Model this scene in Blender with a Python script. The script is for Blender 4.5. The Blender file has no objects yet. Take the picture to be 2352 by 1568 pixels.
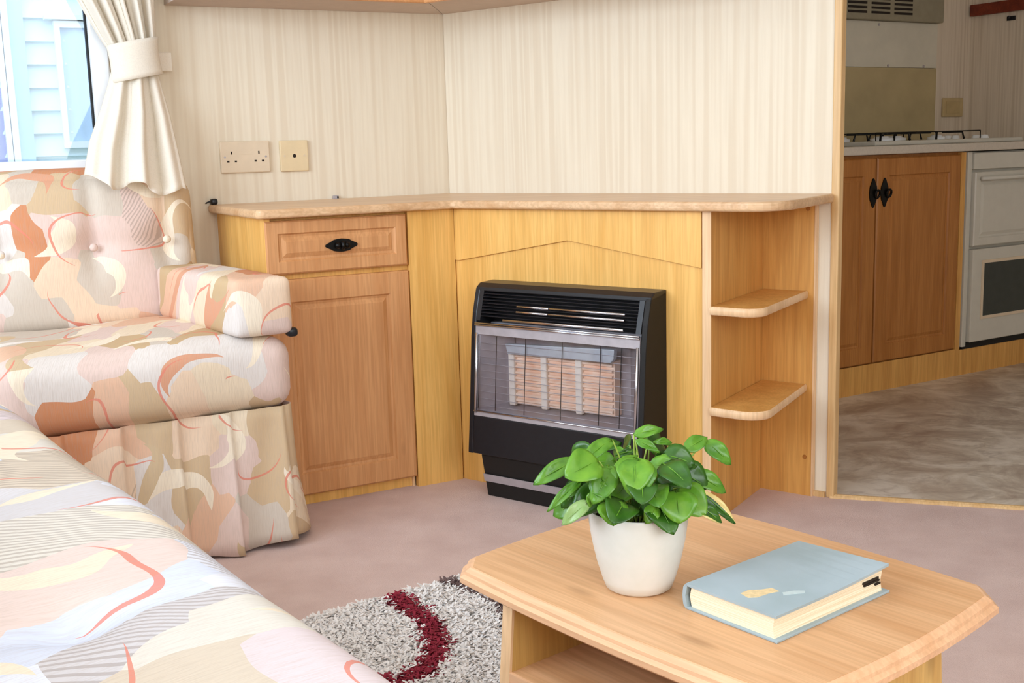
import bpy, bmesh, math, random
import numpy as np
from mathutils import Vector, Matrix

random.seed(7); rng = np.random.default_rng(7)
sc = bpy.context.scene
COL = sc.collection

# ------------------------------------------------------------------ camera
EYE = 0.93
cam_d = bpy.data.cameras.new('camera'); cam = bpy.data.objects.new('camera', cam_d); COL.objects.link(cam)
cam_d.sensor_fit = 'HORIZONTAL'; cam_d.sensor_width = 36.0; cam_d.lens = 36.0 * 2627.85 / 2352.0
cam_d.clip_start = 0.02
PITCH, ROLL = 0.1673, -0.0289
cam.matrix_world = Matrix.Translation((0, 0, EYE)) @ Matrix.Rotation(math.pi / 2 - PITCH, 4, 'X') @ Matrix.Rotation(ROLL, 4, 'Z')
sc.camera = cam

# ------------------------------------------------------------------ frames (X right along the wall, Y into the wall, Z up)
C0 = (-0.1492, 3.1668)                      # floor point where the two unit fronts meet
AL, AR, AK, AT = 0.4961, -0.6535, 0.5440, -0.8743
DL, DR = 0.463, 0.3793                      # depth of the left / right wall behind the fronts
HP, HC = 0.7716, 0.7946                     # underside / top of the worktop
K0 = (1.177, 4.031); T0 = (-0.072, 1.408)
def fw(o, a, x, y):
    c, s = math.cos(a), math.sin(a)
    return (o[0] + c * x - s * y, o[1] + s * x + c * y)
def LW(x, y): return fw(C0, AL, x, y)
def RW(x, y): return fw(C0, AR, x, y)
def KW(x, y): return fw(K0, AK, x, y)
WC = (-0.1865, 3.6732)                      # wall corner

# ------------------------------------------------------------------ world, daylight, exposure
w = bpy.data.worlds.new('sky'); sc.world = w; w.use_nodes = True
bg = w.node_tree.nodes['Background']; bg.inputs[0].default_value = (0.62, 0.80, 1.0, 1); bg.inputs[1].default_value = 2.8
def area(name, loc, target, sx, sy, power, col):
    d = bpy.data.lights.new(name, 'AREA'); d.shape = 'RECTANGLE'; d.size = sx; d.size_y = sy; d.energy = power; d.color = col
    o = bpy.data.objects.new(name, d); COL.objects.link(o); o.location = loc
    o.rotation_euler = (Vector(target) - Vector(loc)).to_track_quat('-Z', 'Y').to_euler(); return o
p = LW(-2.70, -1.45); q = LW(0, -1.45)
area('daylight_end_window', (*p, 1.42), (*q, 1.30), 2.4, 0.95, 68, (0.75, 0.87, 1.0))
p = LW(-0.70, -3.72); q = LW(-0.55, 0)
area('daylight_side_window', (*p, 1.42), (*q, 1.20), 1.9, 0.95, 27, (1.0, 0.96, 0.90))
sc.view_settings.view_transform = 'Standard'; sc.view_settings.look = 'None'
sc.view_settings.exposure = -0.05; sc.view_settings.gamma = 1.0; sc.view_settings.use_curve_mapping = False
try:
    sc.cycles.use_denoising = True
    sc.cycles.max_bounces = 10; sc.cycles.diffuse_bounces = 6
except Exception: pass

# ------------------------------------------------------------------ materials
def lin(r, g, b):
    f = lambda v: ((v / 255 + 0.055) / 1.055) ** 2.4 if v > 10 else v / 255 / 12.92
    return (f(r), f(g), f(b), 1.0)
class NT:
    def __init__(s, name, rough=0.5, metallic=0.0, spec=0.4):
        s.m = bpy.data.materials.new(name); s.m.use_nodes = True; s.t = s.m.node_tree
        s.b = s.t.nodes['Principled BSDF']; s.b.inputs['Roughness'].default_value = rough
        s.b.inputs['Metallic'].default_value = metallic; s.b.inputs['Specular IOR Level'].default_value = spec
    def n(s, typ, **kw):
        x = s.t.nodes.new(typ)
        for k, v in kw.items(): setattr(x, k, v)
        return x
    def l(s, a, b): s.t.links.new(a, b)
    def coord(s): return s.n('ShaderNodeTexCoord').outputs['Object']
    def mapping(s, vec, scale, rot=(0, 0, 0), loc=(0, 0, 0)):
        m = s.n('ShaderNodeMapping'); m.inputs['Scale'].default_value = scale; m.inputs['Rotation'].default_value = rot
        m.inputs['Location'].default_value = loc; s.l(vec, m.inputs[0]); return m.outputs[0]
    def noise(s, vec, scale, detail=3, rough=0.55, dist=0.0):
        x = s.n('ShaderNodeTexNoise'); x.inputs['Scale'].default_value = scale; x.inputs['Detail'].default_value = detail
        x.inputs['Roughness'].default_value = rough; x.inputs['Distortion'].default_value = dist; s.l(vec, x.inputs['Vector']); return x
    def ramp(s, fac, stops, const=False):
        r = s.n('ShaderNodeValToRGB'); r.color_ramp.interpolation = 'CONSTANT' if const else 'LINEAR'
        e = r.color_ramp.elements
        while len(e) > 1: e.remove(e[-1])
        e[0].position, e[0].color = stops[0]
        for p_, c_ in stops[1:]:
            k = e.new(p_); k.color = c_
        s.l(fac, r.inputs[0]); return r.outputs[0]
    def mix(s, fac, a, b, mode='MIX'):
        x = s.n('ShaderNodeMix', data_type='RGBA', blend_type=mode)
        for sock, v in ((x.inputs[0], fac), (x.inputs[6], a), (x.inputs[7], b)):
            if hasattr(v, 'links'): s.l(v, sock)
            else: sock.default_value = v
        return x.outputs[2]
    def math(s, op, a, b=0.0, c=None):
        x = s.n('ShaderNodeMath', operation=op)
        for i, v in enumerate((a, b) if c is None else (a, b, c)):
            if hasattr(v, 'links'): s.l(v, x.inputs[i])
            else: x.inputs[i].default_value = v
        return x.outputs[0]
    def bump(s, h, strength, dist=0.002):
        x = s.n('ShaderNodeBump'); x.inputs['Strength'].default_value = strength; x.inputs['Distance'].default_value = dist
        s.l(h, x.inputs['Height']); s.l(x.outputs[0], s.b.inputs['Normal'])
    def base(s, v):
        if hasattr(v, 'links'): s.l(v, s.b.inputs['Base Color'])
        else: s.b.inputs['Base Color'].default_value = v

def plain(name, col, rough=0.5, metallic=0.0, var=0.06, scale=30, spec=0.4):
    t = NT(name, rough, metallic, spec); c = lin(*col); d = tuple(v * (1 - var * 2.2) for v in c[:3]) + (1,)
    no = t.noise(t.coord(), scale, 4); t.base(t.ramp(no.outputs[0], [(0.3, d), (0.65, c)])); t.bump(no.outputs[0], 0.06); return t.m

def wood(name, c1, c2, axis='z', rough=0.42, knots=True, grain=1.0):
    t = NT(name, rough); v = t.coord()
    sc1 = {'z': (28, 28, 2.2), 'x': (2.2, 28, 28), 'y': (28, 2.2, 28)}[axis]
    sc2 = {'z': (170, 170, 6), 'x': (6, 170, 170), 'y': (170, 6, 170)}[axis]
    sc3 = {'z': (9, 9, 3.2), 'x': (3.2, 9, 9), 'y': (9, 3.2, 9)}[axis]
    a = t.noise(t.mapping(v, sc1), 1.0, 4, 0.6, 0.6); b = t.noise(t.mapping(v, sc2), 1.0, 2)
    L1, L2 = lin(*c1), lin(*c2)
    col = t.ramp(a.outputs[0], [(0.3, L2), (0.62, L1)])
    dk = tuple(x * 0.78 for x in L2[:3]) + (1,)
    f = t.ramp(b.outputs[0], [(0.40, (0.35 * grain,) * 3 + (1,)), (0.58, (0, 0, 0, 1))])
    col = t.mix(f, col, dk)
    if knots:
        vo = t.n('ShaderNodeTexVoronoi'); vo.inputs['Scale'].default_value = 1.0; t.l(t.mapping(v, sc3), vo.inputs['Vector'])
        kf = t.ramp(vo.outputs['Distance'], [(0.0, (0.75, 0.75, 0.75, 1)), (0.05, (0.5, 0.5, 0.5, 1)), (0.11, (0, 0, 0, 1))])
        kd = tuple(x * 0.55 for x in L2[:3]) + (1,)
        col = t.mix(kf, col, kd)
    t.base(col); t.bump(b.outputs[0], 0.05, 0.001); return t.m

def metal(name, col, rough=0.3, met=1.0):
    t = NT(name, rough, met); c = lin(*col); no = t.noise(t.coord(), 40, 3)
    t.base(t.ramp(no.outputs[0], [(0.3, tuple(v * 0.85 for v in c[:3]) + (1,)), (0.7, c)])); return t.m

M = {}
M['oak'] = wood('golden_oak_panel', (238, 188, 108), (221, 166, 84))
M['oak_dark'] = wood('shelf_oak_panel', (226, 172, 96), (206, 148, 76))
M['door'] = wood('orange_pine_door', (214, 158, 106), (196, 136, 84))
M['door_k'] = wood('kitchen_pine_door_dimmed', (186, 124, 62), (164, 102, 42))  # pine darkened in colour to stand for the dim light in the kitchen
M['edge'] = wood('pale_beech_edging', (238, 202, 160), (224, 182, 136), knots=False)
M['top'] = wood('worktop_laminate', (226, 190, 150), (204, 160, 116), 'x', 0.3)
M['table'] = wood('table_pine', (220, 174, 130), (203, 152, 106), 'x', 0.34)
M['table_edge'] = wood('table_edge_pine', (234, 188, 148), (220, 170, 128), 'x', 0.35, False)
M['table_side'] = wood('table_side_oak', (216, 176, 104), (196, 150, 80))
M['black'] = plain('black_enamel', (30, 30, 34), 0.32, 0, 0.1, 60)
M['black_side'] = plain('matt_black_steel', (22, 20, 18), 0.6, 0, 0.1)
M['iron'] = plain('black_iron', (24, 22, 20), 0.38, 0.6, 0.2, 120)
M['chrome'] = metal('chrome', (215, 218, 225), 0.22)
M['steel'] = metal('brushed_steel', (186, 180, 184), 0.45, 0.45)
M['steel_pale'] = metal('pale_reflector', (206, 214, 220), 0.4, 0.3)
M['white'] = plain('white_plastic', (238, 240, 242), 0.35, 0, 0.02)
M['enamel'] = plain('white_enamel_dimmed', (206, 202, 190), 0.3, 0, 0.02)  # oven and hob white, lowered in colour to carry the kitchen's dimness
M['cream_plastic'] = plain('aged_cream_plastic', (222, 203, 176), 0.4, 0, 0.03)
M['cream_plastic2'] = plain('aged_yellow_plastic', (226, 204, 164), 0.4, 0, 0.03)
M['hole'] = plain('dark_hole', (40, 30, 22), 0.8)
M['dark_glass'] = plain('smoked_oven_glass', (52, 58, 54), 0.12, 0, 0.05)
M['ceiling'] = plain('white_ceiling_board', (240, 238, 232), 0.8, 0, 0.02)
M['underside'] = plain('cupboard_underside', (196, 178, 164), 0.8, 0, 0.03)
M['splash'] = plain('olive_splash_panel', (186, 168, 126), 0.35, 0, 0.08, 6)
M['tile'] = plain('pale_wall_board', (214, 208, 190), 0.35, 0, 0.05, 8)
M['vent'] = plain('olive_grey_vent', (150, 142, 120), 0.5, 0, 0.05)
M['k_top'] = plain('grey_beige_worktop', (206, 196, 182), 0.35, 0, 0.05, 120)
M['brown'] = wood('mahogany_shelf', (128, 52, 30), (98, 36, 20), 'x')
M['trim'] = wood('pale_trim', (226, 190, 138), (206, 164, 108), knots=False)
M['soil'] = plain('dark_soil', (38, 26, 18), 0.9, 0, 0.3, 300)
M['pages'] = None

def wallpaper(name, c1, c2):
    t = NT(name, 0.75, 0, 0.25); v = t.coord()
    a = t.noise(t.mapping(v, (46, 46, 0.8)), 1.0, 1, 0.5); b = t.noise(t.mapping(v, (120, 120, 7)), 1.0, 3, 0.6)
    L1, L2 = lin(*c1), lin(*c2)
    col = t.ramp(a.outputs[0], [(0.34, L2), (0.47, L1), (0.53, L1), (0.66, L2)])
    f = t.ramp(b.outputs[0], [(0.35, (0.22, 0.22, 0.22, 1)), (0.6, (0, 0, 0, 1))])
    t.base(t.mix(f, col, tuple(x * 0.9 for x in L2[:3]) + (1,))); t.bump(b.outputs[0], 0.05, 0.001); return t.m
M['paper'] = wallpaper('striped_cream_wallpaper', (231, 220, 199), (223, 209, 186))
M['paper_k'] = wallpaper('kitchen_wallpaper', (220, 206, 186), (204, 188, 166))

def carpet():
    t = NT('mauve_carpet', 0.95, 0, 0.1); v = t.coord()
    a = t.noise(v, 9, 4); b = t.noise(v, 420, 3, 0.7)
    col = t.ramp(a.outputs[0], [(0.3, lin(213, 188, 181)), (0.7, lin(227, 204, 197))])
    f = t.ramp(b.outputs[0], [(0.3, (0.35, 0.35, 0.35, 1)), (0.62, (0, 0, 0, 1))])
    t.base(t.mix(f, col, lin(180, 150, 140))); t.bump(b.outputs[0], 0.5, 0.004); return t.m
M['carpet'] = carpet()
def vinyl():
    t = NT('stone_vinyl', 0.38, 0, 0.4); v = t.coord()
    a = t.noise(v, 5, 6, 0.62, 0.9); b = t.noise(t.mapping(v, (11, 18, 1), (0, 0, 0.5)), 1.0, 5, 0.65, 1.0)
    col = t.ramp(a.outputs[0], [(0.36, lin(166, 146, 130)), (0.5, lin(200, 186, 168)), (0.62, lin(224, 213, 198))])
    f = t.ramp(b.outputs[0], [(0.33, (0.6, 0.6, 0.6, 1)), (0.5, (0, 0, 0, 1))])
    t.base(t.mix(f, col, lin(160, 142, 126))); return t.m
M['vinyl'] = vinyl()

def fabric(name, scale=1.0, off=(0, 0, 0), shear=-0.55, pal=(), hatch=0.78, warm=(214, 158, 128)):
    t = NT(name, 0.92, 0, 0.12); co = t.coord()
    s0 = t.n('ShaderNodeVectorMath', operation='DOT_PRODUCT'); t.l(co, s0.inputs[0]); s0.inputs[1].default_value = (1.0, shear, 0.0)
    t0 = t.n('ShaderNodeVectorMath', operation='DOT_PRODUCT'); t.l(co, t0.inputs[0]); t0.inputs[1].default_value = (0.0, 1.0, 1.0)
    cb = t.n('ShaderNodeCombineXYZ'); t.l(s0.outputs['Value'], cb.inputs[0]); t.l(t0.outputs['Value'], cb.inputs[1])
    v = t.mapping(cb.outputs[0], (scale, scale, 1), (0, 0, 0), off)
    nz = t.noise(v, 6.0, 1)
    sub = t.n('ShaderNodeVectorMath', operation='SUBTRACT'); t.l(nz.outputs['Color'], sub.inputs[0]); sub.inputs[1].default_value = (0.5, 0.5, 0.5)
    mul = t.n('ShaderNodeVectorMath', operation='SCALE'); t.l(sub.outputs[0], mul.inputs[0]); mul.inputs['Scale'].default_value = 0.085
    add = t.n('ShaderNodeVectorMath', operation='ADD'); t.l(v, add.inputs[0]); t.l(mul.outputs[0], add.inputs[1]); wv = add.outputs[0]
    A = t.n('ShaderNodeTexVoronoi', voronoi_dimensions='2D', distance='CHEBYCHEV'); A.inputs['Scale'].default_value = 8.6
    A.inputs['Randomness'].default_value = 0.85; t.l(t.mapping(wv, (1.15, 0.78, 1), (0, 0, 0.06)), A.inputs['Vector'])
    sep = t.n('ShaderNodeSeparateColor'); t.l(A.outputs['Color'], sep.inputs[0])
    stops = pal
    col = t.ramp(sep.outputs[0], [(p_, lin(*c_)) for p_, c_ in stops], True)
    sx_ = t.n('ShaderNodeSeparateXYZ'); t.l(t.mapping(wv, (1, 1, 1), (0, 0, 0.55)), sx_.inputs[0])
    st = t.math('SINE', t.math('MULTIPLY', sx_.outputs[0], 2 * math.pi / 0.0085))
    hs = t.math('MULTIPLY', t.math('GREATER_THAN', st, 0.25), t.math('GREATER_THAN', sep.outputs[1], hatch))
    col = t.mix(t.math('MULTIPLY', hs, 0.42), col, lin(140, 122, 112))
    def cells(sc_, loc, rot):
        mv = t.mapping(wv, (1, 1, 1), (0, 0, rot), loc)
        x = t.n('ShaderNodeTexVoronoi', voronoi_dimensions='2D'); x.inputs['Scale'].default_value = sc_; x.inputs['Randomness'].default_value = 0.8; t.l(mv, x.inputs['Vector'])
        rl = t.n('ShaderNodeVectorMath', operation='SUBTRACT'); t.l(mv, rl.inputs[0]); t.l(x.outputs['Position'], rl.inputs[1])
        xy = t.n('ShaderNodeSeparateXYZ'); t.l(rl.outputs[0], xy.inputs[0]); cc = t.n('ShaderNodeSeparateColor'); t.l(x.outputs['Color'], cc.inputs[0])
        d = t.math('SQRT', t.math('ADD', t.math('MULTIPLY', xy.outputs[0], xy.outputs[0]), t.math('MULTIPLY', xy.outputs[1], xy.outputs[1])))
        an = t.math('ARCTAN2', xy.outputs[1], xy.outputs[0])
        m = t.math('COSINE', t.math('SUBTRACT', an, t.math('MULTIPLY', cc.outputs[1], 6.283)))
        return d, m, cc
    # tapering crescents
    d, m, cc = cells(5.2, (3.1, 1.7, 0), 0.9)
    r1 = t.math('MULTIPLY_ADD', cc.outputs[2], 0.032, 0.060)
    cr = t.math('MULTIPLY', t.math('LESS_THAN', d, r1), t.math('GREATER_THAN', d, t.math('SUBTRACT', r1, t.math('MULTIPLY', m, 0.046))))
    crc = t.ramp(cc.outputs[0], [(0, lin(238, 224, 202)), (0.50, lin(*warm)), (0.62, lin(236, 228, 220)), (0.8, lin(206, 182, 148))], True)
    col = t.mix(cr, col, crc)
    # thin coral arcs
    d, m, cc = cells(5.2, (0.4, 5.2, 0), 0.2)
    r2 = t.math('MULTIPLY_ADD', cc.outputs[2], 0.045, 0.045)
    ar = t.math('LESS_THAN', t.math('ABSOLUTE', t.math('SUBTRACT', d, r2)), t.math('MULTIPLY', t.math('SUBTRACT', m, 0.05), 0.0034))
    col = t.mix(t.math('MULTIPLY', ar, 0.85), col, lin(222, 132, 112))
    sl = t.noise(t.mapping(cb.outputs[0], (420, 26, 1)), 1.0, 2)
    col = t.mix(t.ramp(sl.outputs[0], [(0.38, (0.2, 0.2, 0.2, 1)), (0.55, (0, 0, 0, 1))]), col, lin(184, 166, 150))
    t.base(col); t.bump(sl.outputs[0], 0.25, 0.002); return t.m
PAL_SHADED = [(0.0, (206, 194, 180)), (0.13, (230, 212, 186)), (0.26, (206, 180, 146)), (0.40, (222, 198, 188)), (0.54, (232, 206, 180)),
        (0.66, (198, 170, 132)), (0.76, (222, 214, 208)), (0.86, (224, 184, 156)), (0.95, (204, 140, 102))]  # window-wall sofa: its shade is put into the darker, tanner colours
PAL_DAYLIT = [(0.0, (210, 206, 208)), (0.16, (224, 218, 208)), (0.28, (214, 200, 182)), (0.40, (222, 208, 210)), (0.54, (214, 220, 236)),
        (0.72, (206, 192, 172)), (0.80, (226, 228, 238)), (0.94, (228, 208, 200))]  # same upholstery on the near sofa, cool daylight painted into the colours
M['fabric'] = fabric('patchwork_print_upholstery_shaded', 1.0, (0.33, 0.21, 0), -0.55, PAL_SHADED, 0.93)
M['fabric_daylit'] = fabric('patchwork_print_upholstery_daylit', 0.74, (1.37, 0.53, 0), 0.05, PAL_DAYLIT, 0.70, (228, 206, 198))

def cloth(name, col, trans=0.25):
    t = NT(name, 0.9, 0, 0.1); c = lin(*col); v = t.coord(); no = t.noise(t.mapping(v, (300, 300, 300)), 1, 2)
    t.base(t.ramp(no.outputs[0], [(0.35, tuple(x * 0.93 for x in c[:3]) + (1,)), (0.6, c)])); t.bump(no.outputs[0], 0.15, 0.001)
    out = t.t.nodes['Material Output']; tr = t.n('ShaderNodeBsdfTranslucent'); tr.inputs[0].default_value = c
    mx = t.n('ShaderNodeMixShader'); mx.inputs[0].default_value = trans; t.l(t.b.outputs[0], mx.inputs[1]); t.l(tr.outputs[0], mx.inputs[2]); t.l(mx.outputs[0], out.inputs[0])
    return t.m
M['curtain'] = cloth('cream_curtain_cloth', (247, 239, 225))
M['blue_cloth'] = cloth('pale_blue_curtain_cloth', (214, 234, 255), 0.1)
M['lilac_cloth'] = cloth('lilac_curtain_cloth', (170, 176, 226), 0.1)

def pane(name, tint, refl=0.06, trans=1.0, rough=0.02):
    m = bpy.data.materials.new(name); m.use_nodes = True; t = m.node_tree
    t.nodes.remove(t.nodes['Principled BSDF']); out = t.nodes['Material Output']
    a = t.nodes.new('ShaderNodeBsdfTransparent'); a.inputs[0].default_value = tint
    g = t.nodes.new('ShaderNodeBsdfGlossy'); g.inputs['Roughness'].default_value = rough
    fr = t.nodes.new('ShaderNodeFresnel'); fr.inputs[0].default_value = 1.45
    ad = t.nodes.new('ShaderNodeMath'); ad.operation = 'ADD'; ad.inputs[1].default_value = refl; t.links.new(fr.outputs[0], ad.inputs[0])
    mx = t.nodes.new('ShaderNodeMixShader'); t.links.new(ad.outputs[0], mx.inputs[0]); t.links.new(a.outputs[0], mx.inputs[1]); t.links.new(g.outputs[0], mx.inputs[2])
    t.links.new(mx.outputs[0], out.inputs[0]); return m
M['far_glass'] = pane('neighbour_window_glass', (1, 1, 1, 1), 0.0)
M['far_glass'].node_tree.nodes['Fresnel'].inputs[0].default_value = 1.05
M['glass'] = pane('clear_window_glass', (0.97, 0.98, 1, 1), 0.0)
M['fire_glass'] = pane('fire_glass', (0.97, 0.96, 0.97, 1), 0.01, rough=0.05)

def pages():
    t = NT('book_page_edges', 0.8, 0, 0.2); v = t.coord(); a = t.noise(t.mapping(v, (4, 4, 1400)), 1.0, 2)
    t.base(t.ramp(a.outputs[0], [(0.35, lin(226, 206, 168)), (0.6, lin(250, 238, 212))])); t.bump(a.outputs[0], 0.2, 0.0005); return t.m
M['pages'] = pages()
def cover():
    t = NT('worn_blue_cloth_cover', 0.55, 0, 0.3); v = t.coord(); a = t.noise(v, 9, 4); b = t.noise(v, 900, 2)
    col = t.ramp(a.outputs[0], [(0.3, lin(150, 166, 170)), (0.7, lin(168, 183, 190))])
    t.base(col); t.bump(b.outputs[0], 0.12, 0.0005); return t.m
M['cover'] = cover()
M['gilt'] = plain('faded_gilt_print', (232, 206, 158), 0.5, 0, 0.1, 200)
M['pale_print'] = plain('faded_pale_print', (190, 204, 204), 0.5, 0, 0.05, 200)
def leafm(name, c1, c2, edge=None):
    t = NT(name, 0.28, 0, 0.5); v = t.coord(); a = t.noise(v, 60, 3); L1, L2 = lin(*c1), lin(*c2)
    t.base(t.ramp(a.outputs[0], [(0.3, L2), (0.7, L1)])); t.bump(a.outputs[0], 0.25, 0.002)
    out = t.t.nodes['Material Output']; tr = t.n('ShaderNodeBsdfTranslucent'); tr.inputs[0].default_value = tuple(x * 1.1 for x in L1[:3]) + (1,)
    mx = t.n('ShaderNodeMixShader'); mx.inputs[0].default_value = 0.22; t.l(t.b.outputs[0], mx.inputs[1]); t.l(tr.outputs[0], mx.inputs[2]); t.l(mx.outputs[0], out.inputs[0]); return t.m
M['leaf0'] = leafm('leaf_fresh_green', (112, 164, 50), (72, 128, 34))
M['leaf1'] = leafm('leaf_bright_green', (122, 172, 50), (90, 146, 38))
M['leaf2'] = leafm('leaf_deep_green', (64, 112, 28), (40, 82, 20))
M['leaf3'] = leafm('leaf_pale_green', (168, 194, 130), (126, 166, 84))
M['leaf_edge'] = leafm('leaf_cream_margin', (238, 224, 160), (220, 196, 120))
M['stem'] = plain('green_stem', (150, 176, 70), 0.5)
def pot_m():
    t = NT('white_glazed_pot', 0.35, 0, 0.4); v = t.coord(); a = t.noise(v, 16, 4); b = t.noise(v, 150, 2)
    t.base(t.ramp(a.outputs[0], [(0.3, lin(216, 216, 206)), (0.7, lin(230, 228, 221))])); t.bump(b.outputs[0], 0.04, 0.001); return t.m
M['pot'] = pot_m()
def ceramic():
    t = NT('fire_radiant_ceramic', 0.85, 0, 0.2); v = t.coord(); a = t.noise(v, 30, 3)
    t.base(t.ramp(a.outputs[0], [(0.3, lin(246, 204, 174)), (0.7, lin(254, 232, 212))])); return t.m
M['ceramic'] = ceramic(); M['ceramic_white'] = plain('white_firebrick', (250, 240, 226), 0.8, 0, 0.03)
M['siding'] = plain('pale_blue_siding', (226, 240, 244), 0.6, 0, 0.02)
M['pale_blue'] = plain('pale_blue_panel', (190, 216, 242), 0.5, 0, 0.02)
M['grass'] = plain('grass', (90, 120, 60), 0.9, 0, 0.2, 20)

# ------------------------------------------------------------------ mesh helpers
def mesh(name, V, Fc):
    me = bpy.data.meshes.new(name); me.from_pydata([tuple(map(float, v)) for v in V], [], Fc); me.update(); return me
def obj(name, V, Fc, mat, parent=None, smooth=False, bevel=0.0, segs=2, recalc=True):
    me = mesh(name, V, Fc)
    if recalc:
        bm = bmesh.new(); bm.from_mesh(me); bmesh.ops.recalc_face_normals(bm, faces=bm.faces); bm.to_mesh(me); bm.free()
    o = bpy.data.objects.new(name, me); COL.objects.link(o)
    for m in (mat if isinstance(mat, (list, tuple)) else [mat]): me.materials.append(m)
    if parent is not None: o.parent = parent
    if smooth: me.polygons.foreach_set('use_smooth', [True] * len(me.polygons))
    if bevel:
        b = o.modifiers.new('bevel', 'BEVEL'); b.width = bevel; b.segments = segs; b.limit_method = 'ANGLE'; b.angle_limit = math.radians(40)
    return o
def tag(o, label=None, cat=None, group=None, kind=None):
    for k, v in (('label', label), ('category', cat), ('group', group), ('kind', kind)):
        if v: o[k] = v
    return o
def empty(name, loc, rz=0.0, label=None, cat=None, group=None):
    o = bpy.data.objects.new(name, None); COL.objects.link(o); o.location = loc; o.rotation_euler = (0, 0, rz)
    o.empty_display_size = 0.05; return tag(o, label, cat, group)
def place(o, loc, rz): o.location = loc; o.rotation_euler = (0, 0, rz); return o
def box(x0, x1, y0, y1, z0, z1):
    V = [(x, y, z) for z in (z0, z1) for y in (y0, y1) for x in (x0, x1)]
    return V, [(0, 2, 3, 1), (4, 5, 7, 6), (0, 1, 5, 4), (2, 6, 7, 3), (0, 4, 6, 2), (1, 3, 7, 5)]
def join(*parts):
    V, Fc = [], []
    for v, f in parts:
        n = len(V); V += list(v); Fc += [tuple(i + n for i in q) for q in f]
    return V, Fc
def prism(poly, a, b, axis='z'):
    n = len(poly)
    if axis == 'z': V = [(x, y, a) for x, y in poly] + [(x, y, b) for x, y in poly]
    elif axis == 'y': V = [(x, a, z) for x, z in poly] + [(x, b, z) for x, z in poly]
    else: V = [(a, y, z) for y, z in poly] + [(b, y, z) for y, z in poly]
    return V, [tuple(range(n - 1, -1, -1)), tuple(range(n, 2 * n))] + [(i, (i + 1) % n, n + (i + 1) % n, n + i) for i in range(n)]
def tube(pts, r, n=8, cap=True):
    pts = [Vector(p_) for p_ in pts]; V, Fc = [], []; rs = r if isinstance(r, (list, tuple)) else [r] * len(pts); up = None
    for i, p_ in enumerate(pts):
        d = (pts[min(i + 1, len(pts) - 1)] - pts[max(i - 1, 0)]).normalized()
        if up is None: up = d.orthogonal().normalized()
        up = (up - d * up.dot(d)).normalized(); s = d.cross(up)
        for k in range(n):
            a = 2 * math.pi * k / n; V.append(p_ + (up * math.cos(a) + s * math.sin(a)) * rs[i])
    for i in range(len(pts) - 1):
        for k in range(n): Fc.append((i * n + k, i * n + (k + 1) % n, (i + 1) * n + (k + 1) % n, (i + 1) * n + k))
    if cap: Fc += [tuple(range(n - 1, -1, -1)), tuple(range((len(pts) - 1) * n, len(pts) * n))]
    return V, Fc
def lathe(prof, n=32):
    V, Fc = [], []
    for r, z in prof:
        for k in range(n): a = 2 * math.pi * k / n; V.append((r * math.cos(a), r * math.sin(a), z))
    for i in range(len(prof) - 1):
        for k in range(n): Fc.append((i * n + k, i * n + (k + 1) % n, (i + 1) * n + (k + 1) % n, (i + 1) * n + k))
    return V, Fc
def rbox(x0, x1, y0, y1, z0, z1, r, seg=14, crown=(0, 0, 0), fn=None):
    """rounded upholstery block: a subdivided box pulled onto rounded corners, bulged, then shaped by fn"""
    idx, V, Fc = {}, [], []
    c = np.array([(x0 + x1) / 2, (y0 + y1) / 2, (z0 + z1) / 2]); h = np.array([(x1 - x0) / 2, (y1 - y0) / 2, (z1 - z0) / 2])
    cnt = [max(6, int(seg * hh / max(h))) for hh in h]
    def vid(i, j, k):
        key = (i, j, k)
        if key not in idx:
            u = np.array([2 * i / cnt[0] - 1, 2 * j / cnt[1] - 1, 2 * k / cnt[2] - 1])
            u = np.sign(u) * (1 - (1 - np.abs(u)) ** 1.35)
            p_ = u * h; inner = np.clip(p_, -(h - r), h - r); d = p_ - inner; L_ = np.linalg.norm(d)
            if L_ > 1e-9: p_ = inner + d / L_ * min(L_, r)
            for a in range(3):
                if crown[a]:
                    o1, o2 = [b for b in range(3) if b != a]
                    p_[a] += np.sign(u[a]) * abs(u[a]) * crown[a] * (1 - u[o1] ** 2) * (1 - u[o2] ** 2)
            p_ = p_ + c
            if fn: p_ = fn(p_, u)
            idx[key] = len(V); V.append(tuple(p_))
        return idx[key]
    for a in range(3):
        o1, o2 = [b for b in range(3) if b != a]
        for side in (0, cnt[a]):
            for i in range(cnt[o1]):
                for j in range(cnt[o2]):
                    q = []
                    for di, dj in ((0, 0), (1, 0), (1, 1), (0, 1)):
                        k3 = [0, 0, 0]; k3[a] = side; k3[o1] = i + di; k3[o2] = j + dj; q.append(vid(*k3))
                    Fc.append(tuple(q))
    return V, Fc
def panel_front(x0, x1, z0, z1, y0, th, stile, flat=False):
    """a moulded cupboard front facing -Y: flat stiles, a routed groove and a raised field"""
    loops = [(0, th), (0, 0.004), (0.004, 0.0), (stile, 0.0), (stile + 0.004, 0.005), (stile + 0.010, 0.006), (stile + 0.022, 0.0012)]
    V, Fc = [], []
    for ins, dy in loops: V += [(x0 + ins, y0 + dy, z0 + ins), (x1 - ins, y0 + dy, z0 + ins), (x1 - ins, y0 + dy, z1 - ins), (x0 + ins, y0 + dy, z1 - ins)]
    for i in range(len(loops) - 1):
        for k in range(4): Fc.append((i * 4 + k, i * 4 + (k + 1) % 4, (i + 1) * 4 + (k + 1) % 4, (i + 1) * 4 + k))
    n = (len(loops) - 1) * 4; Fc.append((n, n + 1, n + 2, n + 3)); Fc.append((3, 2, 1, 0)); return V, Fc

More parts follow.
